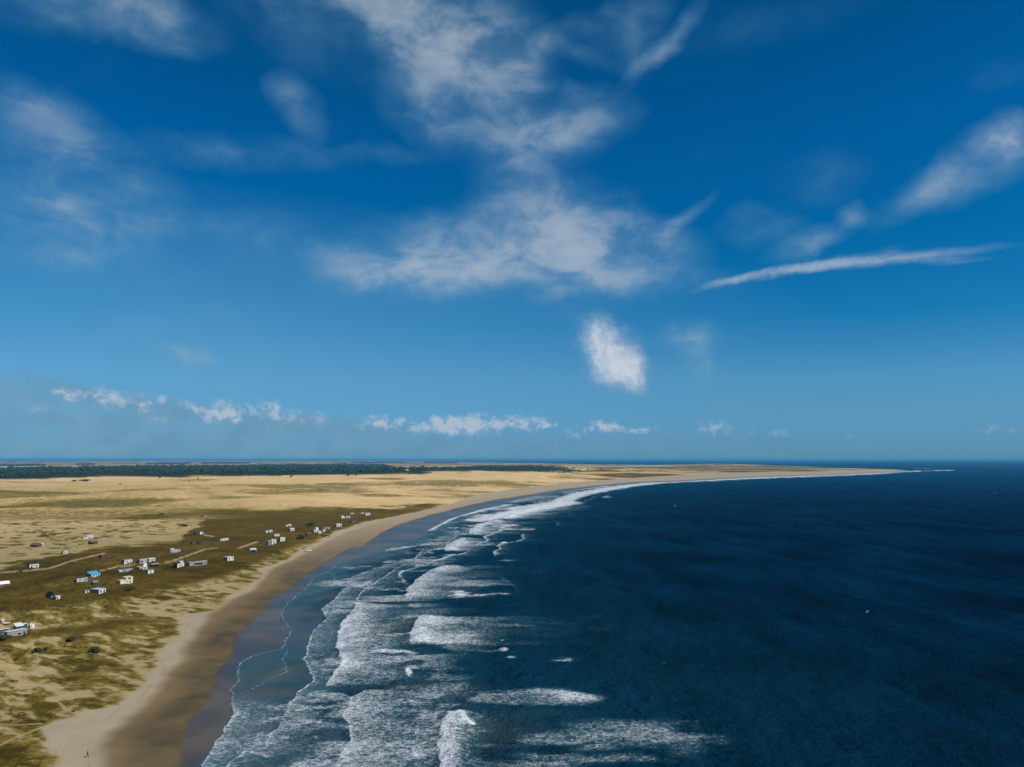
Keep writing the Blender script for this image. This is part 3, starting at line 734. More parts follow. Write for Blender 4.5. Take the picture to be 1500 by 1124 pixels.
def house(name, label, cat, u, v, w, d, h, kind, wall, roof, rise=.8, turn=30, ops=(), side=None, extra=(), group=GRP):
    x, y, z = place(u, v)
    rz = math.atan2(-x, y) * 1.0
    root = empty(name, (x, y, z), rz + R(turn))
    tag(root, label, cat, group); root.scale = (.82, .82, .82)
    wo_ = link('wall', walls_bm(w, d, h, kind, rise), wall, root)
    if kind == 'aframe': wo_['label'] = 'triangular front wall'
    link('roof', roof_bm(w, d, h, kind, rise), roof, root)
    if side is not None:       # panel over the left wall, that side's shade put into its colour
        bm = bmesh.new(); box(bm, -w / 2 - .03, -w / 2 + .03, -d / 2 + .01, d / 2 - .01, -1.1, h - .05); link('side_shade_panel', bm, side, root)
    for op in ops: opening(root, wall, w, d, *op)
    for ex in extra:
        if ex[0] == 'porch':   # open porch in front: posts and a slab
            _, x0, x1, dep, ph, mt = ex
            bm = bmesh.new(); box(bm, x0, x1, -d / 2 - dep, -d / 2 - .33, ph, ph + .12); p = link('porch_roof', bm, mt, root)
            for px_ in (x0 + .1, x1 - .1):
                bm = bmesh.new(); box(bm, px_ - .07, px_ + .07, -d / 2 - dep + .05, -d / 2 - dep + .19, -1.2, ph - .003); link('post', bm, WOOD, root)
        elif ex[0] == 'block':  # a second volume with its own roof
            _, x0, x1, y0, y1, bh, mw, mr = ex
            bm = bmesh.new(); box(bm, x0, x1, y0, y1, -1.2, bh); a = link('annexe', bm, mw, root)
            bm = bmesh.new(); box(bm, x0 - .15, x1 + .15, y0 - .15, y1 + .15, bh + .003, bh + .14); link('annexe_roof', bm, mr, a)
        elif ex[0] == 'chimney':
            _, cx, cy, ch = ex
            bm = bmesh.new(); box(bm, cx - .22, cx + .22, cy - .22, cy + .22, h * .6, ch); link('chimney', bm, GREY, root)
        elif ex[0] == 'tank':
            _, cx, cy, ch = ex
            bm = bmesh.new(); bmesh.ops.create_cone(bm, cap_ends=True, segments=12, radius1=.55, radius2=.5, depth=1.1, matrix=Matrix.Translation((cx, cy, ch + .55)))
            link('water_tank', bm, DARK, root)
    return root
W2 = (('f', .22, 1.1, 1.1, 1.0, 'window'), ('f', .78, 1.1, 1.1, 1.0, 'window'), ('f', .5, .95, 2.05, 0.0, 'door'))
W1 = (('f', .3, 1.2, 1.0, 1.1, 'window'), ('f', .72, .95, 2.05, 0.0, 'door'))
WD = (('f', .25, 1.2, 1.9, .1, 'door'), ('f', .78, 1.2, 1.9, .1, 'door'), ('f', .52, .9, .9, 1.1, 'window'))
WL = (('f', .3, 1.2, 1.0, 1.1, 'window'), ('f', .75, .9, 2.0, 0.0, 'door'), ('l', .5, 1.0, .9, 1.1, 'window'))
H = [
 # name, label, category, u, v, w, d, h, kind, wall, roof, rise, turn, openings, side, extras
 ('cabin', 'brown cabin with one pinkish white roof slope standing alone on the sand at far left', 'cabin', 53, 801, 6.5, 9.5, 2.1, 'gable', BROWN, R_THATCH, 2.0, 40, (('f', .5, 1, 1.9, 0, 'door'),), None, (('block', 1.0, 6.8, -2.4, 2.6, 2.9, BEIGE, R_PINK),)),
 ('cottage', 'small beige gabled cottage with grey roof where the pale sand meets the grass', 'cottage', 95, 811, 4.6, 6.0, 2.6, 'gable', BEIGE, R_GREY, 1.6, 12, (('f', .3, .8, .8, 1.2, 'window'), ('f', .7, .8, .8, 1.2, 'window')), GREY, ()),
 ('house', 'white single storey house with dark flat roof and dark openings above the curved track', 'house', 48, 831, 7.6, 5.0, 3.0, 'flat', WHITE, R_DARK, 0, 22, WD, TEAL, ()),
 ('house', 'little white house with two windows beside a dark shack on the pale sand', 'house', 131, 789, 6.6, 4.5, 3.4, 'flat', WHITE, R_PINK, 0, 18, W2, None, (('block', -7.4, -3.4, -2.2, 2.0, 2.4, LGREY, R_GREY),)),
 ('shack', 'dark shack just in front of the little white house on the sand', 'shack', 136, 797, 7.6, 5.5, 2.5, 'gablex', DARK, R_THATCH, 1.3, 25, W1, None, (('porch', -3.5, 0, 2.2, 2.2, WOOD),)),
 ('shed', 'open dark red shed with a slanted grey roof alone beside the curved track', 'shed', 152, 818, 7.6, 4.5, 2.3, 'shed', RED, R_GREY, 1.4, 30, (('f', .5, 3.4, 1.6, .4, 'door'),), None, ()),
 ('house', 'white box house with low dark left side above the end of the sandy path', 'house', 186, 826, 7.2, 5.0, 3.0, 'flat', WHITE, R_GREY, 0, 24, (('f', .2, 1, 1, 1, 'window'), ('f', .8, .9, .9, 1.1, 'window'), ('f', .45, .9, 2, 0, 'door')), GREY, ()),
 ('house', 'white roofed house with dark open veranda at the back of the crowded cluster', 'house', 208, 824, 6.5, 5.0, 2.7, 'shed', LGREY, R_WHITE, .5, 25, (('f', .3, 2.6, 1.6, .3, 'door'), ('f', .8, .9, .9, 1.1, 'window')), GREY, ()),
 ('house', 'narrow white house at the upper right of the crowded cluster', 'house', 221, 822.5, 6.2, 4.0, 2.8, 'flat', WHITE, R_WHITE, 0, 32, W2, None, ()),
 ('house', 'pale green two level house with white upper room at the front of the cluster', 'house', 208, 834.5, 6.6, 6.0, 2.6, 'flat', LGREY, R_PALE, 0, 24, (('f', .25, 1.2, 1.0, 1.0, 'window'), ('f', .7, .9, 2.0, 0, 'door')), LGREY, (('block', .4, 3.1, -1.9, 2.2, 5.4, WHITE, R_PALE),)),
 ('pergola', 'low pergola of bleached logs right of the crowded cluster', 'pergola', 226, 829.5, 6.6, 3.2, 1.9, 'flat', BROWN, TAN, 0, 32, (), None, (('porch', -3.6, 3.6, 2.2, 1.9, TAN),)),
 ('hut', 'small hut with two white panels below the crowded cluster', 'hut', 219.5, 839.5, 4.6, 3.6, 2.3, 'flat', WHITE, R_GREY, 0, 22, (('f', .5, .7, 2.0, 0, 'door'),), BROWN, ()),
 ('house', 'long low house with white roof and grey side just above the cream house', 'house', 185, 838, 8.2, 4.0, 2.0, 'shed', GREY, R_WHITE, .5, 32, (('f', .2, 1.3, 1.3, .4, 'window'), ('f', .8, 1.2, 1.4, .3, 'window')), LGREY, (('block', -7.2, -4.3, -1.6, 1.6, 2.2, LGREY, R_PALE),)),
 ('house', 'cream two level house with sloping pale roof and two big dark windows', 'house', 187, 851, 5.2, 5.5, 4.6, 'flat', CREAM, CREAM, 0, 28, (('f', .5, 1.9, 1.3, 2.9, 'window'), ('f', .6, .9, 2.0, 0, 'door'), ('f', .2, .8, .9, 1.1, 'window')), None, (('block', -7.0, -2.75, -2.6, 2.4, 2.8, CREAM, R_PALE),)),
 ('house', 'white house under a bright blue roof', 'house', 137, 845, 7.4, 5.5, 2.4, 'shedback', WHITE, R_BLUE, 1.7, 33, (('f', .25, 1.1, 1.2, .8, 'window'), ('f', .55, .9, 1.9, 0, 'door'), ('f', .82, 1.1, 1.2, .8, 'window')), TEAL, ()),
 ('house', 'light grey hut with dark right end beside the blue roofed house', 'house', 117, 850, 4.8, 4.4, 2.9, 'flat', LGREY, R_DARK, 0, 8, (('f', .5, .9, .9, 1.1, 'window'),), None, (('block', 2.45, 5.2, -1.6, 1.8, 2.2, GREY, R_PALE),)),
 ('shed', 'small dark teal shed standing below the blue roofed house', 'shed', 138.5, 857, 3.4, 3.2, 2.1, 'gablex', DARK, TEAL, .9, 25, (('f', .5, .9, 1.7, 0, 'door'),), None, ()),
 ('house', 'long grey and white house nearest the beach grass below the blue roof', 'house', 144, 869, 5.6, 7.4, 2.9, 'flat', WHITE, R_PALE, 0, 42, (('f', .28, 1.3, 1.4, .7, 'window'), ('f', .74, 1.3, 1.4, .7, 'window')), GREY, ()),
 ('hut', 'tiny white hut at the left end of the long grey and white house', 'hut', 126.5, 868.5, 2.6, 2.4, 1.9, 'flat', WHITE, R_GREY, 0, 25, (('f', .6, .8, 1.6, 0, 'door'),), None, ()),
 ('a_frame_cabin', 'black steep roofed cabin low on the grass at left', 'cabin', 73, 878, 5.2, 5.4, 4.4, 'aframe', R_NAVY, R_NAVY, 0, 25, (('f', .5, .9, 1.0, .9, 'window'),), None, ()),
 ('hut', 'little white box hut against the black steep roofed cabin', 'hut', 84, 878, 2.6, 2.2, 2.0, 'flat', WHITE, R_WHITE, 0, 28, (('f', .3, .8, 1.5, 0, 'door'),), None, ()),
 ('barn', 'dark brown building with grey slanted roof cut by the left edge', 'barn', 3, 861, 8.0, 5.0, 2.2, 'gablex', BROWN, R_PINK, 1.6, 20, W1, None, ()),
 ('house', 'long pale house with raised left room alone in the green grass', 'house', 257, 809, 8.2, 4.0, 2.4, 'flat', LGREY, R_PALE, 0, 14, (('f', .3, 1, .9, 1, 'window'), ('f', .8, .9, 1.9, 0, 'door')), None, (('block', -5.2, -1.4, -1.5, 1.9, 3.9, LGREY, R_PALE),)),
 ('shack', 'dark shack with pale patch among shrubs where grass begins', 'shack', 283, 798, 4.0, 3.6, 2.4, 'gablex', DARK, R_DARK, 1.0, 25, (('f', .5, 1.0, 1.0, .8, 'window'),), None, ()),
 ('house', 'dark low house with white gable and teal end at the edge of the far sand', 'house', 290, 783, 8.5, 5.5, 2.4, 'gablex', DARK, R_DARK, 1.3, 22, W1, None, (('block', 1.2, 4.0, -3.6, -2.78, 3.2, WHITE, R_WHITE), ('block', 4.3, 7.4, -2.0, 1.6, 2.5, TEAL, R_GREY))),
 ('hut', 'small grey and white hut alone in mid grass above the forked track', 'hut', 330, 792, 6.4, 3.0, 2.2, 'shed', WHITE, R_GREY, .8, 18, (('f', .3, .9, 1.2, .5, 'window'), ('f', .7, .9, 1.8, 0, 'door')), GREY, (('block', -6.2, -3.3, -1.2, 1.2, 2.4, LGREY, R_GREY),)),
 ('house', 'white house with stepped black roof left of the long grey house', 'house', 262, 831, 6.4, 5.2, 3.2, 'flat', WHITE, R_DARK, 0, 34, (('f', .35, 1.1, 1.3, 1.0, 'window'), ('f', .7, 1.0, 2.0, 0, 'door')), DARK, (('block', .3, 3.15, -1.6, 2.2, 4.4, WHITE, R_WHITE),)),
 ('house', 'longest grey house with bright white roof and a dark front porch', 'house', 292, 827, 11.5, 5.5, 2.5, 'shed', GREY, R_WHITE, .6, 28, (('f', .25, 1.2, 1.0, 1.0, 'window'), ('f', .6, 1.2, 1.0, 1.0, 'window'), ('f', .85, .9, 1.9, 0, 'door')), GREY, (('block', -10.4, -6.1, -2.4, 2.6, 2.9, GREY, R_GREY), ('porch', -5, 2, 2.0, 2.1, GREY))),
 ('house', 'white fronted house with grey side nearest the beach right of the long grey house', 'house', 335, 820.5, 6.6, 6.0, 2.9, 'flat', WHITE, R_PALE, 0, 34, (('f', .3, 1.2, 1.2, .8, 'window'), ('f', .75, 1.2, 1.2, .8, 'window')), GREY, ()),
 ('house', 'teal two level house on posts at the end of the sandy track', 'house', 370, 808, 6.0, 5.0, 2.8, 'gablex', TEAL, R_PALE, 1.2, 22, W2, GREY, (('block', -4.6, -3.05, -2.0, 1.0, 2.0, TEAL, R_GREY), ('porch', -2.8, 2.8, 2.0, 2.3, TEAL))),
 ('hut', 'white hut with a gap between two blocks above the teal and white house', 'hut', 396, 780, 4.0, 3.2, 2.8, 'flat', WHITE, R_WHITE, 0, 20, (('f', .6, 1.3, 1.8, 0, 'door'),), None, (('block', -6.2, -3.6, -1.3, 1.3, 2.2, WHITE, R_WHITE),)),
 ('hut', 'low cream hut between the split white hut and the teal and white house', 'hut', 405, 785.5, 6.6, 3.0, 2.3, 'flat', CREAM, CREAM, 0, 24, (('f', .3, 1.0, .9, .8, 'window'), ('f', .75, 1.0, .9, .8, 'window')), None, ()),
 ('house', 'teal and white stepped house beside the grassy beach edge', 'house', 400, 796.5, 5.0, 4.6, 4.6, 'flat', WHITE, R_PALEBLUE, 0, 26, (('f', .5, 1.2, 1.2, 2.8, 'window'), ('f', .5, 1.6, 1.9, 0, 'door')), TEAL, (('block', -6.8, -2.7, -2.0, 1.6, 3.6, TEAL, R_PALE),)),
 ('house', 'square white house with dark windows right of the teal and white house', 'house', 412.5, 793, 6.0, 4.4, 3.8, 'shed', WHITE, R_PALEBLUE, .8, 30, (('f', .3, 1.2, 1.2, 1.2, 'window'), ('f', .7, 1.2, 1.2, 1.2, 'window')), GREY, ()),
 ('hut', 'small white hut, farthest back in the middle of the grass', 'hut', 424, 771, 4.0, 3.0, 2.7, 'flat', WHITE, R_WHITE, 0, 22, (('f', .5, 1.2, 1.6, 0, 'door'),), None, (('block', -5.4, -3.0, -1.2, 1.2, 1.9, WHITE, R_WHITE),)),
 ('cottage', 'cream cottage just below the farthest back white hut', 'cottage', 427.5, 778, 5.4, 4.0, 2.8, 'gablex', CREAM, R_PALE, 1.0, 26, W1, None, ()),
 ('shack', 'dark brown shack on bare ground left of the shore cluster', 'shack', 452, 784.5, 5.6, 4.6, 2.4, 'gablex', BROWN, R_THATCH, 1.0, 20, (('f', .5, 1.0, 1.8, 0, 'door'),), None, ()),
 ('house', 'tall white two level house in the shore cluster', 'house', 462, 779.5, 6.2, 5.0, 3.0, 'flat', WHITE, R_PALE, 0, 30, W1, LGREY, (('block', -.4, 3.05, -2.0, 2.2, 5.6, WHITE, R_PINK),)),
 ('cottage', 'cream gabled cottage at the front of the shore cluster', 'cottage', 468, 781.5, 4.6, 3.8, 2.2, 'gable', CREAM, R_PALE, 1.4, 18, (('f', .5, .9, 1.7, 0, 'door'),), None, ()),
 ('hut', 'square pale yellow hut at the right end of the shore cluster', 'hut', 474, 779, 3.2, 2.8, 2.6, 'flat', CREAM, CREAM, 0, 22, (('f', .5, .9, .9, 1.0, 'window'),), None, ()),
 ('house', 'long house with thin white roof strip just above the shore cluster', 'house', 478, 775.5, 8.5, 4.2, 2.2, 'shed', GREY, R_WHITE, .7, 28, (('f', .5, 2.2, 1.3, .5, 'window'),), LGREY, ()),
 ('house', 'white house with blue grey left side standing alone near the beach', 'house', 495.5, 771.5, 7.6, 6.0, 3.6, 'flat', WHITE, R_PALEBLUE, 0, 24, (('f', .3, 1.5, 1.5, .8, 'window'), ('f', .75, 1.7, 1.9, .3, 'window')), TEAL, ()),
 ('hut', 'pinkish white hut touching the open white frame house far up the shore', 'hut', 502, 759.5, 5.0, 4.0, 3.2, 'gable', R_PINK, R_PINK, 1.0, 20, (('f', .6, 1.0, 1.6, 0, 'door'),), GREY, ()),
 ('house', 'white roofed house with dark open front, far up the shore', 'house', 509, 759, 7.6, 4.4, 2.4, 'shed', LGREY, R_WHITE, 1.0, 28, (('f', .55, 3.6, 1.3, .5, 'door'),), None, ()),
 ('hut', 'tiny white roofed hut between the two pairs of far houses', 'hut', 515.5, 753.5, 5.2, 3.2, 2.0, 'flat', BEIGE, R_WHITE, 0, 22, (('f', .5, 1.0, 1.2, .2, 'door'),), None, ()),
 ('shack', 'dark brown shack with pale door in front of the farthest houses', 'shack', 517, 766, 8.4, 4.6, 2.4, 'gablex', BROWN, RED, 1.2, 20, (), None, (('block', -.4, .6, -2.9, -2.32, 1.7, BEIGE, BEIGE),)),
 ('hut', 'low pale hut left of the farthest house', 'hut', 530.5, 753, 5.6, 3.6, 2.0, 'flat', BEIGE, R_PALE, 0, 20, (('f', .4, 1.0, 1.2, .2, 'door'),), None, ()),
 ('house', 'farthest white house with dark band of openings under its roof', 'house', 538, 755, 8.4, 5.6, 3.6, 'flat', WHITE, R_WHITE, 0, 24, (('f', .45, 3.6, 1.2, 1.7, 'window'), ('f', .85, 1.0, 2.0, 0, 'door')), TEAL, ()),
 ('house', 'long grey boarded house near the lower left edge', 'house', 23, 931, 9.6, 3.4, 2.7, 'flat', GREY, R_PALE, 0, 24, (('f', .62, 1.8, 1.2, .3, 'window'), ('f', .86, .9, 1.8, 0, 'door')), None, ()),
 ('house', 'house with pale blue roof behind the long grey boarded house', 'house', 27, 922, 3.6, 3.4, 2.0, 'shedback', DARK, R_PALEBLUE, 1.0, 20, (('f', .5, 1.6, 1.2, .4, 'window'),), None, (('block', 1.85, 4.0, -.6, 1.6, 2.4, DARK, R_WHITE),)),
 ('hut', 'small pinkish white hut right of the pale blue roof', 'hut', 46.5, 920, 2.2, 1.9, 1.7, 'gable', R_PINK, R_PINK, .6, 18, (('f', .35, .5, 1.2, 0, 'door'),), RED, ()),
 ('house', 'dark house with white roof edge cut by the left border', 'house', 1, 929, 5.0, 3.6, 2.2, 'shed', DARK, R_WHITE, .4, 24, (('f', .5, 1.2, 1.2, .4, 'window'),), None, ()),
 ('shed', 'low shed with thin white roof behind the houses at the lower left edge', 'shed', 9, 916, 2.6, 1.8, 1.2, 'flat', BROWN, R_WHITE, 0, 20, (('f', .5, .7, .9, 0, 'door'),), None, ()),
 ('hut', 'tiny white cubic hut topmost at the lower left edge', 'hut', 3.8, 910.5, .9, .9, 1.0, 'flat', WHITE, R_WHITE, 0, 20, (), None, ()),
]
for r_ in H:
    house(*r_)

# ------------------------------------------------------------------ vehicles
def van(label, u, v, turn):
    x, y, z = place(u, v); root = empty('parked_van', (x, y, z), math.atan2(-x, y) + R(turn)); tag(root, label, 'van')
    bm = bmesh.new()
    prof = [(-2.3, .45), (2.3, .45), (2.35, 1.05), (1.75, 1.25), (1.25, 2.0), (-2.2, 2.05), (-2.35, 1.2)]
    hull(bm, [(a, .88, b) for a, b in prof], [(a, -.88, b) for a, b in prof])
    bmesh.ops.bevel(bm, geom=bm.edges[:], offset=.06, segments=2, affect='EDGES'); link('body', bm, WHITE, root)
    bm = bmesh.new(); hull(bm, [(1.3, .8, 1.95), (1.72, .8, 1.3), (1.80, .8, 1.32), (1.38, .8, 1.99)], [(1.3, -.8, 1.95), (1.72, -.8, 1.3), (1.80, -.8, 1.32), (1.38, -.8, 1.99)]); link('windscreen', bm, GLASS, root)
    bm = bmesh.new(); box(bm, -1.9, 1.05, -.91, -.89, 1.3, 1.8); link('window', bm, GLASS, root)
    for sx in (-1.45, 1.5):
        for sy in (-.86, .86):
            bm = bmesh.new(); bmesh.ops.create_cone(bm, cap_ends=True, segments=16, radius1=.34, radius2=.34, depth=.22, matrix=Matrix.Translation((sx, sy, .34)) @ Matrix.Rotation(R(90), 4, 'X'))
            wh = link('wheel', bm, DARK, root)
            bm = bmesh.new(); bmesh.ops.create_cone(bm, cap_ends=True, segments=12, radius1=.19, radius2=.19, depth=.25, matrix=Matrix.Translation((sx, sy, .34)) @ Matrix.Rotation(R(90), 4, 'X')); link('rim', bm, LGREY, wh)
van('white van parked on the upper beach below the grass edge', 452, 808, 20)

# ------------------------------------------------------------------ people
def skin_mesh(name, verts, edges, radii, mat, parent, sub=2):
    me = bpy.data.meshes.new(name); me.from_pydata(verts, edges, []); me.update()
    o = bpy.data.objects.new(name, me); C.objects.link(o)
    if parent: o.parent = parent
    md = o.modifiers.new('skin', 'SKIN'); md.use_smooth_shade = True
    sk = me.skin_vertices[0].data if me.skin_vertices else None
    for i, rr in enumerate(radii):
        sk[i].radius = (rr, rr) if not isinstance(rr, tuple) else rr
    sk[0].use_root = True
    s = o.modifiers.new('sub', 'SUBSURF'); s.levels = sub; s.render_levels = sub
    me.materials.append(mat)
    return o
SKIN = paint('skin', (.42, .26, .18), .6, .1, 4); HAIR = paint('dark hair', (.03, .02, .015), .8, .2, 6)
CL_DARK = paint('dark cloth', (.02, .02, .028), .9, .2, 3); CL_TEAL = paint('teal cloth', (.06, .26, .27), .9, .2, 3); CL_RED = paint('faded red cloth', (.35, .12, .10), .9, .2, 3)
def person(label, u, v, heading, pose, top, legs):
    x, y, z = place(u, v); root = empty('person', (x, y, z), heading); tag(root, label, 'person')
    if pose == 'walk':
        P = dict(pel=(0, 0, .95), wai=(0, -.01, 1.10), che=(0, -.03, 1.32), nec=(0, -.04, 1.50), hea=(0, -.07, 1.64),
                 hl=(-.10, 0, .90), hr=(.10, 0, .90), kl=(-.10, -.20, .50), kr=(.11, .06, .50), al=(-.10, -.22, .09), ar=(.11, .34, .14), tl=(-.10, -.40, .04), tr=(.11, .24, .03),
                 sl=(-.19, -.03, 1.42), sr=(.19, -.03, 1.42), el=(-.24, .13, 1.17), er=(.24, -.10, 1.16), wl=(-.23, .10, .93), wr=(.22, -.28, 1.00))
    elif pose == 'stand':
        P = dict(pel=(0, 0, .95), wai=(0, 0, 1.10), che=(0, 0, 1.32), nec=(0, 0, 1.50), hea=(0, -.03, 1.64),
                 hl=(-.10, 0, .90), hr=(.10, 0, .90), kl=(-.12, -.03, .50), kr=(.12, -.02, .50), al=(-.13, .02, .08), ar=(.13, .02, .08), tl=(-.15, -.17, .03), tr=(.15, -.17, .03),
                 sl=(-.19, 0, 1.42), sr=(.19, 0, 1.42), el=(-.26, .03, 1.15), er=(.26, .03, 1.15), wl=(-.25, -.07, .90), wr=(.25, -.07, .90))
    else:
        P = dict(pel=(0, 0, .14), wai=(0, .05, .30), che=(0, .06, .52), nec=(0, .02, .70), hea=(0, -.03, .84),
                 hl=(-.10, -.02, .13), hr=(.10, -.02, .13), kl=(-.16, -.40, .46), kr=(.16, -.40, .46), al=(-.13, -.68, .08), ar=(.13, -.68, .08), tl=(-.13, -.84, .04), tr=(.13, -.84, .04),
                 sl=(-.19, .04, .62), sr=(.19, .04, .62), el=(-.27, -.14, .42), er=(.27, -.14, .42), wl=(-.16, -.36, .50), wr=(.16, -.36, .50))
    V3 = lambda a: Vector(P[a])
    names = ['pel', 'wai', 'che', 'nec', 'hea', 'hl', 'kl', 'al', 'tl', 'hr', 'kr', 'ar', 'tr', 'sl', 'el', 'wl', 'sr', 'er', 'wr']
    rad = [.12, .11, .14, .055, .095, .09, .06, .042, .035, .09, .06, .042, .035, .06, .04, .03, .06, .04, .03]
    E = [(0, 1), (1, 2), (2, 3), (3, 4), (0, 5), (5, 6), (6, 7), (7, 8), (0, 9), (9, 10), (10, 11), (11, 12), (2, 13), (13, 14), (14, 15), (2, 16), (16, 17), (17, 18)]
    vs2 = [P[n_] for n_ in names]
    # palms and fingers grown from each wrist
    for wi, ei in ((15, 14), (18, 17)):
        wv2 = Vector(vs2[wi]); dr = (wv2 - Vector(vs2[ei])).normalized(); sd_ = dr.cross(Vector((0, 1, 0))).normalized()
        vs2.append(tuple(wv2 + dr * .07)); rad.append(.028); pi_ = len(vs2) - 1; E.append((wi, pi_))
        for k, L in enumerate((.075, .085, .08, .065)):
            a = Vector(vs2[pi_]) + sd_ * (k - 1.5) * .02 + dr * L * .5; b = a + dr * L * .5 + Vector((0, -.012, 0))
            vs2 += [tuple(a), tuple(b)]; rad += [.009, .008]; E += [(pi_, len(vs2) - 2), (len(vs2) - 2, len(vs2) - 1)]
        a = wv2 + dr * .03 - sd_ * .04; vs2.append(tuple(a)); rad.append(.010); E.append((pi_, len(vs2) - 1))
    body = skin_mesh('body', vs2, E, rad, SKIN, root, 1)
    tn = ['pel', 'wai', 'che', 'sl', 'el', 'sr', 'er']; tr_ = [.145, .135, .165, .085, .06, .085, .06]
    skin_mesh('shirt', [P[n_] for n_ in tn], [(0, 1), (1, 2), (2, 3), (3, 4), (2, 5), (5, 6)], tr_, top, root, 1)
    tn = ['pel', 'hl', 'kl', 'al', 'hr', 'kr', 'ar']; tr_ = [.15, .115, .082, .06, .115, .082, .06]
    skin_mesh('trousers', [P[n_] for n_ in tn], [(0, 1), (1, 2), (2, 3), (0, 4), (4, 5), (5, 6)], tr_, legs, root, 1)
    bm = bmesh.new(); hx, hy, hz = P['hea']
    bmesh.ops.create_icosphere(bm, subdivisions=2, radius=1, matrix=Matrix.Translation((hx, hy + .018, hz + .035)) @ Matrix.Diagonal((.102, .115, .108, 1)))
    for vt in list(bm.verts):
        if vt.co.y < hy - .05 and vt.co.z < hz + .03: bm.verts.remove(vt)
    link('hair', bm, HAIR, root, True)
    bm = bmesh.new(); bmesh.ops.create_icosphere(bm, subdivisions=1, radius=.018, matrix=Matrix.Translation((hx, hy - .10, hz - .005))); link('nose', bm, SKIN, root, True)
    for sx in (-1, 1):
        bm = bmesh.new(); bmesh.ops.create_icosphere(bm, subdivisions=1, radius=.014, matrix=Matrix.Translation((hx + sx * .034, hy - .088, hz + .018))); link('eye', bm, CL_DARK, root, True)
        bm = bmesh.new(); bmesh.ops.create_icosphere(bm, subdivisions=1, radius=1, matrix=Matrix.Translation((hx + sx * .098, hy, hz)) @ Matrix.Diagonal((.012, .022, .032, 1))); link('ear', bm, SKIN, root, True)
person('person in dark clothes walking alone on the pale beach at the bottom', 128, 1110, R(150), 'walk', CL_DARK, CL_DARK)
person('person in dark clothes standing on the dune sand at the left', 16.5, 1047, R(-20), 'stand', CL_DARK, CL_DARK)
person('person in a teal top sitting on the dune near the standing one', 31, 1049, R(35), 'sit', CL_TEAL, CL_DARK)
person('person in black sitting on the sand right of the teal top', 36, 1049, R(10), 'sit', CL_DARK, CL_DARK)

# ------------------------------------------------------------------ shrubs, trees
LEAF = paint('shrub leaves', (.045, .060, .020), .8, .55, 1.2); PINE = paint('tree leaves', (.026, .044, .012), .85, .5, .12); BARK = paint('bark', (.09, .06, .04), .9, .3)
def leaf_bm(rx, ry, rz, n_, size, rnd, zc):
    bm = bmesh.new()
    cl = [(rnd.gauss(0, .42), rnd.gauss(0, .42), rnd.uniform(-.5, .55), rnd.uniform(.28, .5)) for _ in range(9)]
    for i in range(n_):
        c = cl[rnd.randrange(len(cl))]
        d = Vector((rnd.gauss(0, 1), rnd.gauss(0, 1), rnd.gauss(0, 1))).normalized() * c[3] * rnd.uniform(.55, 1.0)
        p = Vector(((c[0] + d.x) * rx, (c[1] + d.y) * ry, zc + (c[2] + d.z) * rz))
        if p.z < .02: p.z = abs(p.z) * .3 + .05
        a = Vector((rnd.gauss(0, 1), rnd.gauss(0, 1), rnd.gauss(0, 1))).normalized(); b = a.orthogonal().normalized()
        s = size * rnd.uniform(.6, 1.3)
        bm.faces.new([bm.verts.new(p + a * s), bm.verts.new(p + b * s * .6), bm.verts.new(p - a * s), bm.verts.new(p - b * s * .6)])
    return bm
def stem_bm(hh, r, rnd, limbs=4):
    bm = bmesh.new()
    def seg(a, b, r0, r1):
        a = Vector(a); b = Vector(b); q = (b - a).to_track_quat('Z', 'Y'); vs3 = []
        for p, rr in ((a, r0), (b, r1)):
            vs3.append([bm.verts.new(p + q @ Vector((math.cos(k * 1.0472) * rr, math.sin(k * 1.0472) * rr, 0))) for k in range(6)])
        for k in range(6): bm.faces.new((vs3[0][k], vs3[0][(k + 1) % 6], vs3[1][(k + 1) % 6], vs3[1][k]))
    seg((0, 0, -.6), (0, 0, hh * .45), r, r * .7)
    for k in range(limbs):
        an = k * 6.283 / limbs + rnd.uniform(-.4, .4)
        seg((0, 0, hh * rnd.uniform(.25, .45)), (math.cos(an) * hh * .35, math.sin(an) * hh * .35, hh * rnd.uniform(.65, .9)), r * .5, r * .15)
    return bm
def shrub(name, label, cat, u, v, rpx, hpx, n_, group=None, mat=None):
    x, y, z = place(u, v); mpp = CAMH / (v - HOR); rnd = random.Random(int(u * 7 + v))
    root = empty(name, (x, y, z)); tag(root, label, cat, group)
    rr = rpx * mpp; hh = hpx * mpp
    link('foliage', leaf_bm(rr, rr, hh * .5, n_, rr * .13, rnd, hh * .5), mat or LEAF, root)
    link('stem', stem_bm(hh, hh * .05, rnd), BARK, root)
shrub('shrub', 'largest dark shrub on the near dunes, uppermost of the three', 'shrub', 102, 938, 8, 9, 1500, 'dark shrubs on the near dunes')
shrub('shrub', 'dark shrub with a small twin beside it, leftmost of the near dune shrubs', 'shrub', 54, 956, 7, 8, 1300, 'dark shrubs on the near dunes')
shrub('shrub', 'small dark shrub twin right of the leftmost dune shrub', 'shrub', 67, 953, 4, 5, 700, 'dark shrubs on the near dunes')
shrub('shrub', 'dark shrub on the near dunes, rightmost of the three', 'shrub', 137, 956, 9, 8, 1500, 'dark shrubs on the near dunes')
shrub('tree', 'dark green tree between the middle houses and the shore cluster', 'tree', 440, 790, 7, 7, 900)
shrub('tree', 'dark green tree standing behind the shore cluster in the grass', 'tree', 455, 770, 6, 5, 700)
shrub('shrub', 'green shrubs thicket in the grass below the cream house', 'shrub', 190, 864, 9, 5, 900)
shrub('shrub', 'dark shrub at the right edge of the pale sand', 'shrub', 268, 772, 5, 4, 500)
shrub('shrub', 'dark shrub on the brown grass band left of centre', 'shrub', 238, 754, 4, 2.2, 300)
shrub('shrub', 'dark shrub on the brown grass band above the forked track', 'shrub', 296, 757.5, 2.6, 2, 300)
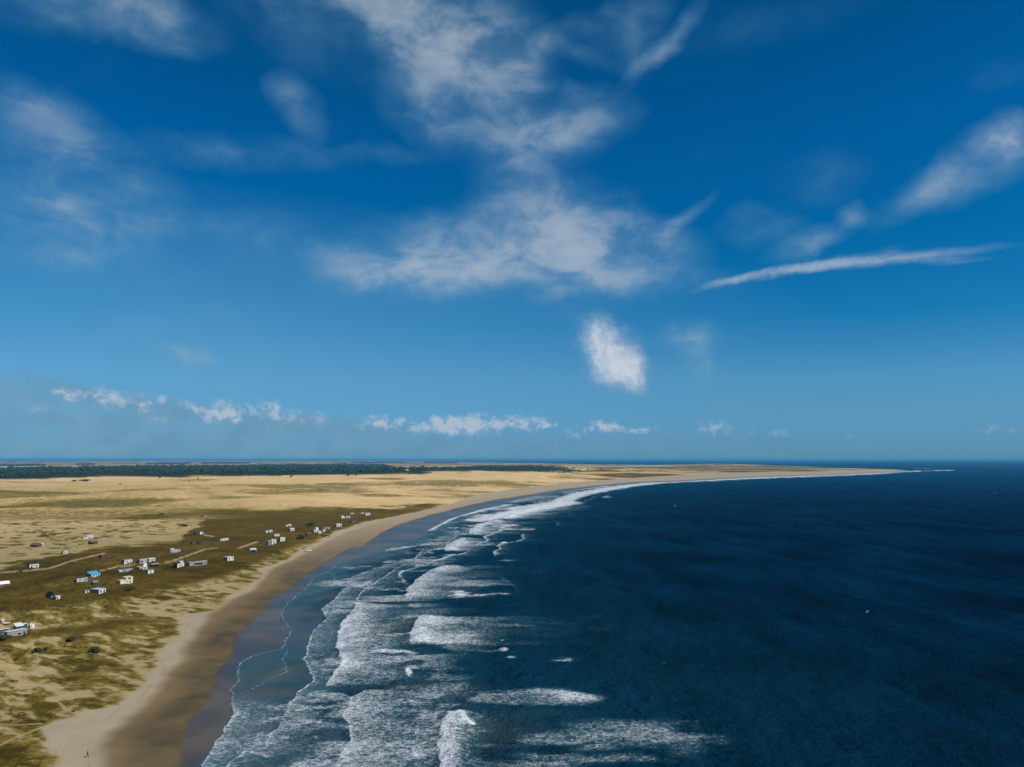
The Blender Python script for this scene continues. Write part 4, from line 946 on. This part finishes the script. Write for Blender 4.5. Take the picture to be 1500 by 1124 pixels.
shrub('shrub', 'lone dark shrub on the far yellow dunes, leftmost of three', 'shrub', 108, 705.6, 4, 1.8, 300)
shrub('shrub', 'wide dark shrub on the far yellow dunes, middle of three', 'shrub', 124, 705.6, 7, 2.0, 400)
shrub('shrub', 'small dark shrub on the far yellow dunes, rightmost of three', 'shrub', 176, 710, 2.2, 1.6, 300)
shrub('shrub', 'dark bush beside the dark shack where grass begins', 'shrub', 291, 797, 4, 4, 400)
shrub('shrub', 'green bush by the beach edge right of the cream gabled cottage', 'shrub', 476, 787, 5, 3.5, 400)
shrub('shrub', 'dark bush left of the long grey boarded house', 'shrub', 6, 936, 8, 5, 900)

# the far wood: one mass of crowns, plus single trees along its fringe
def crowns(name, spots, mat, label, cat):
    vs4, fs = [], []
    rnd = random.Random(5)
    bm0 = bmesh.new(); bmesh.ops.create_icosphere(bm0, subdivisions=1, radius=1); bm0.verts.ensure_lookup_table()
    bv = [v_.co.copy() for v_ in bm0.verts]; bf = [[v_.index for v_ in f_.verts] for f_ in bm0.faces]; bm0.free()
    for (x, y, z, r, h) in spots:
        o = len(vs4)
        for c in bv:
            k = rnd.uniform(.72, 1.2)
            vs4.append((x + c.x * r * k, y + c.y * r * k, z + h * .55 + c.z * h * .55 * k))
        fs += [[o + i for i in f] for f in bf]
    me = bpy.data.meshes.new(name); me.from_pydata(vs4, [], fs); me.materials.append(mat)
    o = bpy.data.objects.new(name, me); C.objects.link(o)
    return tag(o, label, cat, kind='stuff')
def scatter_spots(fn, u0, u1, v0, v1, n_, rnd, hscale=(7, 12), wide=1.0):
    U_, V_ = [], []
    while len(U_) < n_:
        a = np.array([rnd.uniform(u0, u1) for _ in range(4000)]); b = np.array([rnd.uniform(v0, v1) for _ in range(4000)])
        m_ = fn(a, b) > .5
        U_ += list(a[m_]); V_ += list(b[m_])
    U_ = np.array(U_[:n_]); V_ = np.array(V_[:n_])
    X_, Y_ = unproj(U_, V_); S_ = coast_sd(X_, Y_, U_, V_); Z_ = height(X_, Y_, S_)
    out = []
    for x, y, z in zip(X_, Y_, Z_):
        k = max(1.0, y / 4500)
        hh = rnd.uniform(*hscale)
        out.append((x, y, z, hh * rnd.uniform(.5, .9) * k * wide, hh))
    return out
rnd = random.Random(3)
wood = scatter_spots(forest_mask, -60, 640, 680, 704, 7500, rnd, (6, 11)) + scatter_spots(forest_mask, -60, 640, 680, 700, 900, rnd, (12, 19)) + scatter_spots(forest_mask, 640, 852, 682, 691, 1200, rnd, (6, 9))
crowns('far_wood', wood, PINE, 'dark green wood filling the band behind the dunes', 'wood')
def farstrip(u, v):
    n_ = (np.abs(v - np.interp(u, [-60, 60, 160, 290, 520, 700], [683.6, 682.6, 680.4, 679.2, 678.4, 678])) < .5) & (np.sin(u * .06) + np.sin(u * .023 + 1) > .1)
    return n_.astype(float)
crowns('far_tree_lines', scatter_spots(farstrip, -60, 700, 677, 685, 1500, rnd, (9, 16), 1.6), PINE, 'thin dark tree lines on the hazy plain behind the wood', 'tree lines')
protos = []
def fringe_tree(label, group, u, v, k):
    x, y, z = place(u, v); root = empty('tree', (x, y, z), rnd.uniform(0, 6.28)); tag(root, label, 'tree', group)
    if len(protos) <= k:
        r2 = random.Random(50 + k); hh = 7.5
        cr_ = link('crown', leaf_bm(4.6, 4.6, 3.4, 240, .95, r2, 4.6), PINE, root); tk = link('trunk', stem_bm(hh, .35, r2), BARK, root); protos.append((cr_, tk))
    else:
        for p in protos[k]:
            c = p.copy(); C.objects.link(c); c.parent = root
    s = rnd.uniform(.7, 1.25); root.scale = (s, s, s)
for i in range(4): fringe_tree('dark tree in the thin tail at the right end of the far wood', 'trees in the tail of the far wood', 574 + i * 11, 694.3 - i * .1, i)
for i in range(26): fringe_tree('dark tree in the thin tail at the right end of the far wood', 'trees in the tail of the far wood', rnd.uniform(560, 628), rnd.uniform(692.8, 695.4), i % 4)
for i in range(44): fringe_tree('dark tree on the ragged near edge of the second far wood', 'trees below the second far wood', rnd.uniform(700, 852), rnd.uniform(689.6, 692.6), i % 4)
for i in range(14): fringe_tree('dark tree scattered on the sand below the main far wood', 'trees below the main far wood', rnd.uniform(170, 560), np.interp(rnd.random(), [0, 1], [696.5, 698.2]), i % 4)
for i in range(26): fringe_tree('dark tree dotted over the heath before the headland', 'trees on the headland heath', rnd.uniform(860, 985), rnd.uniform(687.0, 691.5), i % 4)

# ------------------------------------------------------------------ rocks of the headland
ROCK = paint('dark rock', (.06, .055, .05), .9, .4, .05)
def rock(name, label, u, v, w_, h_, group, onland=True):
    if onland: x, y, z = place(u, v)
    else:
        a, b = unproj(np.array([u]), np.array([v])); x, y, z = float(a[0]), float(b[0]), 0
    r2 = random.Random(int(u * 3)); bm = bmesh.new()
    for k in range(3):
        bmesh.ops.create_icosphere(bm, subdivisions=2, radius=1, matrix=Matrix.Translation((r2.uniform(-.5, .5) * w_ * .6, r2.uniform(-.3, .3) * w_, h_ * .25)) @ Matrix.Diagonal((w_ * r2.uniform(.25, .45), w_ * r2.uniform(.25, .4), h_ * r2.uniform(.5, .8), 1)))
    for vt in bm.verts: vt.co *= r2.uniform(.85, 1.12)
    o = link(name, bm, ROCK); o.location = (x, y, z)
    tag(o, label, 'rock', group)
for lb, u, w_, h_ in (('left dark outcrop crowning the headland hill, the tallest', 1087, 50, 26), ('wide dark outcrop crowning the headland hill, second from left', 1094.5, 55, 20), ('small dark outcrop on the right slope of the headland hill', 1103.5, 42, 16), ('low dark outcrop far left along the headland skyline', 1048, 30, 13), ('tiny dark outcrop between the far left one and the hilltop', 1062, 24, 12)):
    rock('rock_outcrop', lb, u, 679.6 if u > 1080 else 680.8, w_, h_, 'dark outcrops on the headland skyline')
for k, (lb, u, v) in enumerate((('innermost sea rock off the tip of the point', 1345, 688.0), ('second sea rock off the tip of the point', 1356, 687.6), ('middle sea rock off the tip of the point', 1371, 687.9), ('sea rock among white water just beyond the middle one', 1379, 688.8), ('outermost sea rock off the point', 1389, 688.3))):
    rock('sea_rock', lb, u, v, 34, 5, 'rocks off the tip of the point', False)

# ------------------------------------------------------------------ driftwood
x, y, z = place(108, 1043)
bm = bmesh.new(); rd = random.Random(1)
def limb(a, b, r0, r1):
    a = Vector(a); b = Vector(b); q = (b - a).to_track_quat('Z', 'Y'); rings = []
    for i in range(5):
        t_ = i / 4; c = a.lerp(b, t_) + Vector((rd.uniform(-.05, .05), rd.uniform(-.05, .05), 0)); rr = r0 + (r1 - r0) * t_
        rings.append([bm.verts.new(c + q @ Vector((math.cos(k * .785) * rr, math.sin(k * .785) * rr, 0))) for k in range(8)])
    for i in range(4):
        for k in range(8): bm.faces.new((rings[i][k], rings[i][(k + 1) % 8], rings[i + 1][(k + 1) % 8], rings[i + 1][k]))
    bm.faces.new(rings[0][::-1]); bm.faces.new(rings[-1])
limb((0, 0, -.3), (.5, .1, 1.5), .28, .12); limb((.3, 0, .7), (-.4, -.3, 1.1), .12, .05); limb((.0, 0, .1), (-1.0, .5, .25), .2, .08)
o = link('driftwood', bm, BROWN, None, True); o.location = (x, y, z); tag(o, 'dark driftwood stump leaning at the upper edge of the pale beach', 'driftwood')
#==END

# ------------------------------------------------------------------ air
def haze():
    me = bpy.data.meshes.new('haze'); bm = bmesh.new()
    bmesh.ops.create_cube(bm, size=1.0)
    x0, x1, y0, y1, z0, z1 = -160000, 160000, -2000, 92000, -5.2, 100.0
    for vt in bm.verts:
        vt.co = (x0 if vt.co.x < 0 else x1, y0 if vt.co.y < 0 else y1, z0 if vt.co.z < 0 else z1)
    bm.to_mesh(me); bm.free()
    o = bpy.data.objects.new('haze', me); C.objects.link(o); o['kind'] = 'stuff'
    o['label'] = 'thin blue haze over the far land and sea'; o['category'] = 'haze'
    m = bpy.data.materials.new('haze'); m.use_nodes = True; t = m.node_tree
    for nd in list(t.nodes): t.nodes.remove(nd)
    out = t.nodes.new('ShaderNodeOutputMaterial'); pv = t.nodes.new('ShaderNodeVolumePrincipled')
    pv.inputs['Color'].default_value = (.13, .50, .84, 1); pv.inputs['Density'].default_value = 3.6e-5
    pv.inputs['Anisotropy'].default_value = 0.0
    t.links.new(pv.outputs[0], out.inputs['Volume'])
    me.materials.append(m)
haze()
